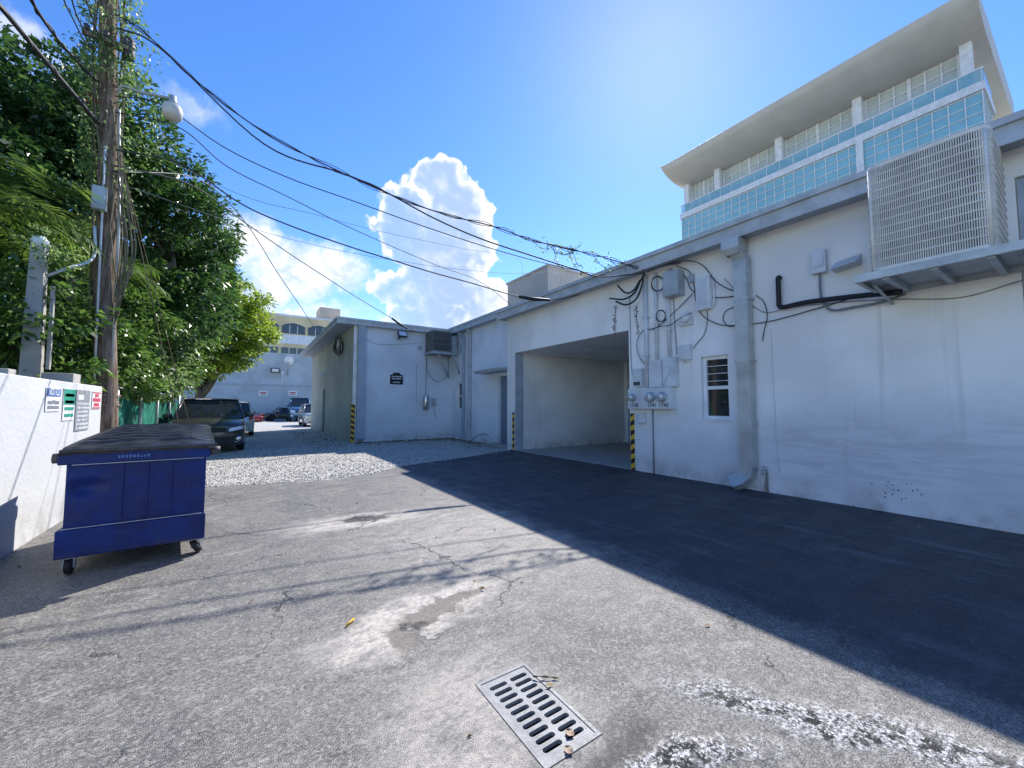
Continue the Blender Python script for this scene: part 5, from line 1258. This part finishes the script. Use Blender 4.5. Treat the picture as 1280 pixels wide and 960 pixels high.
b = MB(); b.tube(smooth([(topx(5)-.1, PY-.2, 4.7), (-2.3, 9.6, 4.1), (-2.5, 9.2, 3.75), (-2.72, yy+.1, 3.55)]), .022, M['pipe'], 8); tag(b.build('slack_cable', None, loc=(-2.4, 9.5, 4)), 'pale slack conduit between the utility pole and the short concrete pole', 'cable')
# vine sprays on the cable near the garage
PL = []; b = MB()
for i in range(len(pathA)):
    p = pathA[i]
    if p.x > 4.5:
        for k in range(1): PL.append(tuple(p+Vector((random.gauss(0, .1), random.gauss(0, .1), random.gauss(0, .06)))))
for k in range(9):
    i = int(len(pathA)*random.uniform(.68, .95)); p = pathA[i]; q = p+Vector((random.uniform(.2, .7), random.uniform(-.3, .1), random.uniform(-.45, .2)))
    mid = p.lerp(q, .5)+Vector((0, 0, -.15)); S_ = smooth([p, mid, q], 5); b.tube(S_, .006, M['stem'], 5)
    for s in S_[::2]:
        for _ in range(3): PL.append(tuple(s+Vector((random.gauss(0, .04), random.gauss(0, .04), random.gauss(0, .04)))))
vn = empty('cable_vine', 'thin leafy vine trailing along the overhead cable near the garage eave', 'vine', pathA[int(len(pathA)*.8)])
part(b, 'stems', vn); leaves('foliage', np.array(PL)-np.array(vn.location), M['leaf_vine'], .085, vn)
for px, lab in ((770, 'withered vine tendril hanging over the garage opening corner'), (796, 'withered vine tendril hanging left of the first conduit')):
    a_ = at(px, 382, 0, XW-.02); c_ = at(px-1 if px == 770 else px+2, 418, 0, XW-.02); t = empty('dry_tendril', lab, 'vine', a_, group='withered tendrils on the garage wall')
    b = MB(); S_ = smooth([a_, a_.lerp(c_, .5)+Vector((0, .03, 0)), c_], 8); b.tube(S_, .006, M['ink'], 5); part(b, 'stem', t)
    leaves('dry_leaves', [tuple(Vector(s)+Vector((-.02, random.gauss(0, .03), random.gauss(0, .03)))-Vector(t.location)) for s in S_ for _ in range(2)], M['black'], .06, t)

# ------------------------------------------------------------------ drain grate
dg = empty('drain_grate', 'cast grey drain grate with two rows of slots set in the asphalt', 'drain grate', (1.26, 1.69, 0))
fr = MB(); filled(fr, rect(1.092, 1.382, 1.426, 2.001), [rect(1.112, 1.402, 1.406, 1.981)], .03, Matrix.Translation((0, 0, .003)), M['iron'])
part(fr, 'frame', dg, .003)
holes = []
for k in range(10):
    v = 1.445+k*.0515
    holes += [rrect(1.140, v, 1.248, v+.030, .0148), rrect(1.272, v, 1.380, v+.030, .0148)]
pl = MB(); filled(pl, rect(1.115, 1.405, 1.403, 1.978), holes, .02, Matrix.Translation((0, 0, -.001)), M['iron']); part(pl, 'slotted_plate', dg, .002)
b = MB(); b.tube(smooth([(1.385, 1.865, .012), (1.42, 1.83, .018), (1.47, 1.80, .012), (1.50, 1.775, .010)]), [.004+.002*math.sin(i) for i in range(19)], M['stem'], 6)
tag(b.build('twig', None, loc=(1.43, 1.83, 0)), 'short brown twig lying over the edge of the drain grate', 'twig')
for x, y, lab in ((1.30, 1.462, 'curled pale dry leaf on the lower middle of the drain grate'), (1.232, 1.395, 'crumpled dry leaf at the near corner of the drain grate')):
    b = MB(); n = 7; vs = []
    for j in range(n):
        for i in range(n):
            u, v = i/(n-1)-.5, j/(n-1)-.5; rr_ = .5*math.sqrt(max(0, 1-(2*v)**2)); vs.append((x+u*2*rr_*.04+.004*math.sin(9*v), y+v*.045, .008+.010*abs(u)**1.2+.003*math.sin(7*u+9*v)))
    b.add(vs, [(j*n+i, j*n+i+1, (j+1)*n+i+1, (j+1)*n+i) for j in range(n-1) for i in range(n-1)], M['deadleaf'], True)
    tag(b.build('dry_leaf', None, loc=(x, y, 0)), lab, 'dry leaf', 'dry leaves on the drain grate')
b = MB(); b.tube([(.62, 3.0, .012), (.68, 3.06, .014)], .008, M['yellow'], 6); tag(b.build('yellow_scrap', None, loc=(.65, 3.03, 0)), 'small yellow scrap lying on the pale worn patch of asphalt', 'litter')

# ------------------------------------------------------------------ trees
tree('ficus_tree', 'big dense dark green tree behind the utility pole and tarp fence', (-4.3, 15.5, 0),
     [((-3.4, 14.6, 8.6), (1.7, 1.9, 1.8)), ((-2.6, 15.6, 6.9), (1.9, 2.0, 1.9)), ((-3.9, 15.5, 9.2), (1.2, 1.5, 1.1)), ((-1.9, 16.2, 7.4), (1.3, 1.6, 1.3)), ((-2.5, 15.5, 4.4), (1.6, 1.8, 1.4)), ((-4.9, 15.0, 7.6), (2.2, 2.2, 2.6)), ((-4.4, 15.5, 4.0), (2.2, 2.0, 2.2)), ((-1.7, 17.5, 5.2), (1.2, 1.6, 1.3))],
     M['leaf_dark'], 1500, 46, .34, .17, .32, group='trees along the left of the alley', stems=3)
tree('ficus_tree', 'tall dark tree at the far left behind the palm', (-6.8, 12.2, 0),
     [((-5.8, 11.8, 7.6), (2.0, 2.0, 1.6)), ((-6.2, 10.6, 5.5), (2.1, 2.2, 2.2)), ((-4.9, 12.8, 5.0), (1.6, 1.6, 2.0)), ((-7.6, 12.5, 7.6), (2.0, 2.0, 2.0)), ((-5.0, 11.6, 2.4), (1.6, 2.0, 1.6))],
     M['leaf_dark'], 760, 46, .38, .18, .28, group='trees along the left of the alley')
tree('leafy_tree', 'lime green tree in sun overhanging the far end of the gravel', (-2.6, 26.5, 0),
     [((-2.2, 25.4, 3.8), (1.3, 1.4, .9)), ((-1.2, 25.8, 4.9), (1.5, 1.6, 1.2)), ((-.9, 26.4, 5.8), (1.7, 1.8, 1.5)), ((-.6, 26.6, 7.2), (1.4, 1.6, 1.2)), ((-1.6, 26.2, 4.4), (1.5, 1.6, 1.1)), ((.2, 26.6, 5.9), (1.0, 1.2, 1.0)), ((-1.8, 26, 8.2), (1.3, 1.6, 1.2))],
     M['leaf_lime'], 560, 44, .34, .19, .22, group='trees along the left of the alley')
tree('leafy_tree', 'mid green tree between the lime tree and the big dark one', (-3.4, 21.5, 0),
     [((-2.9, 21.2, 4.4), (1.7, 1.9, 1.5)), ((-2.3, 21.5, 6.6), (1.6, 1.8, 1.7)), ((-3.4, 20.5, 3.0), (1.5, 1.7, 1.2)), ((-1.9, 21.0, 8.2), (1.1, 1.3, 1.0))],
     M['leaf_mid'], 620, 44, .34, .19, .24, group='trees along the left of the alley')
def hedge(label, base, lobes, mat, n_cl, per=30, leaf=.15): return tree('leafy_shrub', label, base, lobes, mat, n_cl, per, .22, leaf, .06, 'shrub', 'shrubs behind the white wall', stems=3)
hedge('broad shrub between the short concrete pole and the utility pole', (-3.3, 9.4, 0), [((-3.05, 9.5, 3.0), (.7, .8, .65)), ((-3.1, 9.8, 2.2), (.8, .9, .7)), ((-2.9, 10.4, 2.5), (.5, .6, .8))], M['leaf_mid'], 190)
hedge('low shrub left of the short concrete pole', (-4.1, 7.4, 0), [((-3.7, 7.2, 2.4), (.6, .9, .8)), ((-4.0, 7.0, 3.2), (.7, .9, .7))], M['leaf_dark'], 120)
hedge('light green shrub spilling over the tarp fence right of the utility pole', (-3.1, 12.2, 0), [((-2.75, 11.8, 2.9), (.8, 1.0, .8)), ((-2.5, 12.8, 2.4), (.7, .9, .6)), ((-2.6, 13.2, 3.7), (.8, 1.0, .7))], M['leaf_mid'], 260)
hedge('shrub drooping over the tarp just above the suv mirror', (-2.9, 14.8, 0), [((-2.3, 14.6, 2.4), (.7, .9, .6)), ((-2.1, 14.9, 3.4), (.7, .8, .6))], M['leaf_vine'], 170)
# palm
def palm(label, base, h, nf, L, group='palms behind the white wall', az=None):
    t = empty('palm_tree', label, 'palm', base, group=group); B_ = Vector(base)
    b = MB(); b.tube([B_+Vector((.05*math.sin(i), 0, h*i/8)) for i in range(9)], [.09-.003*i for i in range(9)], M['bark'], 10); o = part(b, 'trunk', t)
    for f in range(nf):
        a = az[f] if az else f*math.tau/nf+random.uniform(-.2, .2); el = random.uniform(.5, 1.2); pts = []; p = B_+Vector((0, 0, h)); d = Vector((math.cos(a)*math.cos(el), math.sin(a)*math.cos(el), math.sin(el)))
        n = 22
        for i in range(n+1): pts.append(p.copy()); p = p+d*(L/n); d = (d+Vector((0, 0, -.075))).normalized()
        b = MB(); b.tube(pts, [.018*(1-i/n)+.004 for i in range(n+1)], M['leaf_palm'], 5)
        vs = []; fs = []
        for i in range(3, n+1):
            for hh in range(2):
                pp = pts[i] if hh == 0 else pts[i].lerp(pts[i-1], .5)
                dd = (pts[i]-pts[i-1]).normalized(); sd = dd.cross(Vector((0, 0, 1))).normalized()
                ll = L*.34*math.sin(min(1, (i/n)*1.0+.08)*math.pi*.86)+.08
                for s in (-1, 1):
                    dr = (sd*s+dd*.75+Vector((0, 0, random.uniform(-.45, .05)))).normalized(); e = pp+dr*ll-Vector((0, 0, ll*.18)); m_ = pp+dr*ll*.5; wv = dd*.022
                    o_ = len(vs); vs += [pp, m_+wv, e, m_-wv+Vector((0, 0, .008))]; fs.append((o_, o_+1, o_+2, o_+3))
        b.add(vs, fs, M['leaf_palm'])
        o = part(b, 'frond', t); me = o.data; at_ = me.attributes.new('rnd', 'FLOAT', 'FACE'); at_.data.foreach_set('value', RNG.random(len(me.polygons)).astype(np.float32)*(.4+.6*random.random()))
    return t
palm('feathery palm arching over the white wall at the left edge', (-3.75, 9.6, 0), 4.6, 13, 1.75)
palm('lower palm tuft half buried in the shrubs behind the utility pole', (-3.2, 12.0, 0), 4.3, 9, 1.7)
b = MB(); q = at(111, 121, 1, 9.8); PLf = [tuple(Vector((random.gauss(0, .04), random.gauss(0, .04), random.gauss(0, .03)))) for _ in range(14)]
fo = leaves('red_flower', PLf, M['flower'], .07); fo.location = q; tag(fo, 'single red flower in the vine beside the utility pole', 'flower')

# ------------------------------------------------------------------ light, sky, camera
az, el = R(55.0), R(42.7)
sd = Vector((math.sin(az)*math.cos(el), math.cos(az)*math.cos(el), math.sin(el)))
sun = bpy.data.lights.new('sun', 'SUN'); sun.energy = 3.9; sun.angle = R(.53); sun.color = (1., .955, .89)
so = bpy.data.objects.new('sun', sun); COL.objects.link(so); so.rotation_euler = sd.to_track_quat('Z', 'Y').to_euler(); so.location = (20, 20, 30)
world = bpy.data.worlds.new('World'); S.world = world; world.use_nodes = True
class WT(NT):
    def __init__(s, w): s.t = w.node_tree; s.n = s.t.nodes; s.l = s.t.links; s._pos = None
w = WT(world); bg = w.n['Background']
sky = w.node('ShaderNodeTexSky', sky_type='NISHITA'); sky.sun_disc = False; sky.sun_elevation = el; sky.sun_rotation = az
sky.air_density = 1.0; sky.dust_density = .08; sky.ozone_density = 2.5; sky.altitude = 0
D = w.node('ShaderNodeTexCoord').outputs['Generated']
x, y, z = w.sep(D)
U = w.math('ARCTAN2', x, y); V = w.math('ARCSINE', z)
UV = w.comb(U, V, 0.)
def azel(px, py):
    r = ray(px, py).normalized(); return math.atan2(r.x, r.y), math.asin(r.z)
def warp(vec, scale, amt, det=5):
    o = w.node('ShaderNodeTexNoise', noise_dimensions='2D'); w.put(o.inputs['Vector'], vec); o.inputs['Scale'].default_value = scale; o.inputs['Detail'].default_value = det; o.inputs['Roughness'].default_value = .62
    m_ = w.node('ShaderNodeVectorMath', operation='MULTIPLY_ADD'); w.put(m_.inputs[0], o.outputs['Color']); m_.inputs[1].default_value = (amt, amt, 0); w.put(m_.inputs[2], vec)
    s_ = w.node('ShaderNodeVectorMath', operation='ADD'); w.put(s_.inputs[0], m_.outputs[0]); s_.inputs[1].default_value = (-amt/2, -amt/2, 0); return s_.outputs[0]
def blobs(bl, vec):
    u, v, _ = w.sep(vec); acc = None
    for px, py, rx, ry in bl:
        cu, cv = azel(px, py); e1 = azel(px+rx, py); e2 = azel(px, py-ry)
        ru = math.hypot(e1[0]-cu, e1[1]-cv); rv = math.hypot(e2[1]-cv, e2[0]-cu)
        a = w.math('DIVIDE', w.math('SUBTRACT', u, cu), ru); b_ = w.math('DIVIDE', w.math('SUBTRACT', v, cv), rv)
        d = w.math('SUBTRACT', 1., w.math('SQRT', w.math('ADD', w.math('MULTIPLY', a, a), w.math('MULTIPLY', b_, b_))))
        d = w.math('MULTIPLY', d, min(ru, rv)*10)
        acc = d if acc is None else w.math('SMOOTH_MAX', acc, d, .06)
    return acc
tower = [(548, 225, 34, 33), (510, 262, 40, 34), (570, 262, 45, 42), (530, 300, 55, 45), (590, 310, 32, 42), (555, 350, 60, 45), (598, 372, 34, 34), (540, 400, 60, 30), (610, 398, 32, 30), (470, 280, 14, 10), (525, 365, 60, 30)]
wispy = [(318, 300, 46, 36), (370, 340, 62, 40), (425, 335, 46, 32), (330, 360, 42, 30), (410, 388, 55, 14), (508, 366, 18, 8), (300, 380, 50, 34), (355, 395, 50, 22), (480, 405, 40, 6)]
high = [(25, 40, 45, 34), (70, 72, 28, 16), (240, 135, 26, 16), (10, 80, 40, 14)]
# billows: crisp rounded relief for the tower
wv1 = warp(UV, 15, .05, 6); wv2 = warp(UV, 15, .05, 3)
def bill(vec, sc):
    o = w.node('ShaderNodeTexVoronoi', feature='SMOOTH_F1', voronoi_dimensions='2D'); w.put(o.inputs['Vector'], vec); o.inputs['Scale'].default_value = sc; o.inputs['Smoothness'].default_value = .6; return o.outputs['Distance']
bil = bill(wv1, 24); bil2 = bill(wv1, 52)
T = blobs(tower, wv2); T = w.math('ADD', T, w.math('MULTIPLY', w.math('SUBTRACT', .42, bil), .20)); Te = w.math('ADD', T, w.math('MULTIPLY', w.math('SUBTRACT', .38, bil2), .10))
aT = w.ramp(Te, -.03, .06)
off = w.node('ShaderNodeVectorMath', operation='ADD'); w.put(off.inputs[0], wv1); off.inputs[1].default_value = (.007, .011, 0)
rel = w.math('ADD', w.math('MULTIPLY', w.math('SUBTRACT', bill(off.outputs[0], 24), bil), .75), w.math('MULTIPLY', w.math('SUBTRACT', bill(off.outputs[0], 52), bil2), .15))
soft = w.noise(9, 5, .6, UV)
lit = w.math('ADD', w.math('MULTIPLY', w.ramp(T, .26, .0), .85), -.02); lit = w.math('ADD', lit, rel); lit = w.math('ADD', lit, w.math('MULTIPLY', w.math('SUBTRACT', soft, .5), 1.0))
# the tower's sunward (right) flank is the brighter one
cu, cv = azel(575, 300); lit = w.math('ADD', lit, w.ramp(U, cu-.02, cu+.10, 0, .45))
cT = w.mix(w.ramp(lit, -.1, 1.0), (.40, .54, .82), (1.0, 1.0, 1.0))
aT = w.math('MULTIPLY', aT, w.math('MAXIMUM', w.ramp(lit, .0, .6), w.ramp(U, azel(475, 330)[0], azel(560, 330)[0], .65, 1.)))
wn = warp(UV, 14, .09, 5); Wf = blobs(wispy, wn); aW = w.ramp(Wf, -.10, .35, 0, .92)
wh = wn; Hf = blobs(high, wh); aH = w.ramp(Hf, -.15, .45, 0, .85)
aW = w.math('MAXIMUM', aW, aH)
cW = w.mix(w.ramp(w.noise(22, 5, .6, wn), .35, .6), (.62, .72, .90), (1., 1., 1.))
hs = w.node('ShaderNodeHueSaturation'); hs.inputs['Hue'].default_value = .512; hs.inputs['Saturation'].default_value = 1.28; hs.inputs['Value'].default_value = .95; w.put(hs.inputs['Color'], sky.outputs[0])
def gain(c, k):
    o = w.node('ShaderNodeVectorMath', operation='SCALE'); w.put(o.inputs[0], c); o.inputs['Scale'].default_value = k; return o.outputs[0]
CL = 4.7
c = w.mix(aT, hs.outputs[0], gain(cT, CL)); c = w.mix(w.math('MULTIPLY', aW, 1.), c, gain(cW, CL*.98))
w.put(bg.inputs['Color'], c); bg.inputs['Strength'].default_value = .15
world.cycles.sampling_method = 'MANUAL'; world.cycles.sample_map_resolution = 128

cam = bpy.data.cameras.new('camera'); co = bpy.data.objects.new('camera', cam); COL.objects.link(co); S.camera = co
co.location = (0, 0, CH); co.rotation_euler = (R(90)+PIT, 0, -YAW)
cam.sensor_fit = 'HORIZONTAL'; cam.sensor_width = 36; cam.lens = 36*FX/1280; cam.clip_start = .05; cam.clip_end = 1500
S.view_settings.view_transform = 'Standard'; S.view_settings.look = 'None'; S.view_settings.gamma = 1; S.view_settings.exposure = .85
S.cycles.max_bounces = 6; S.cycles.diffuse_bounces = 4; S.cycles.transparent_max_bounces = 6
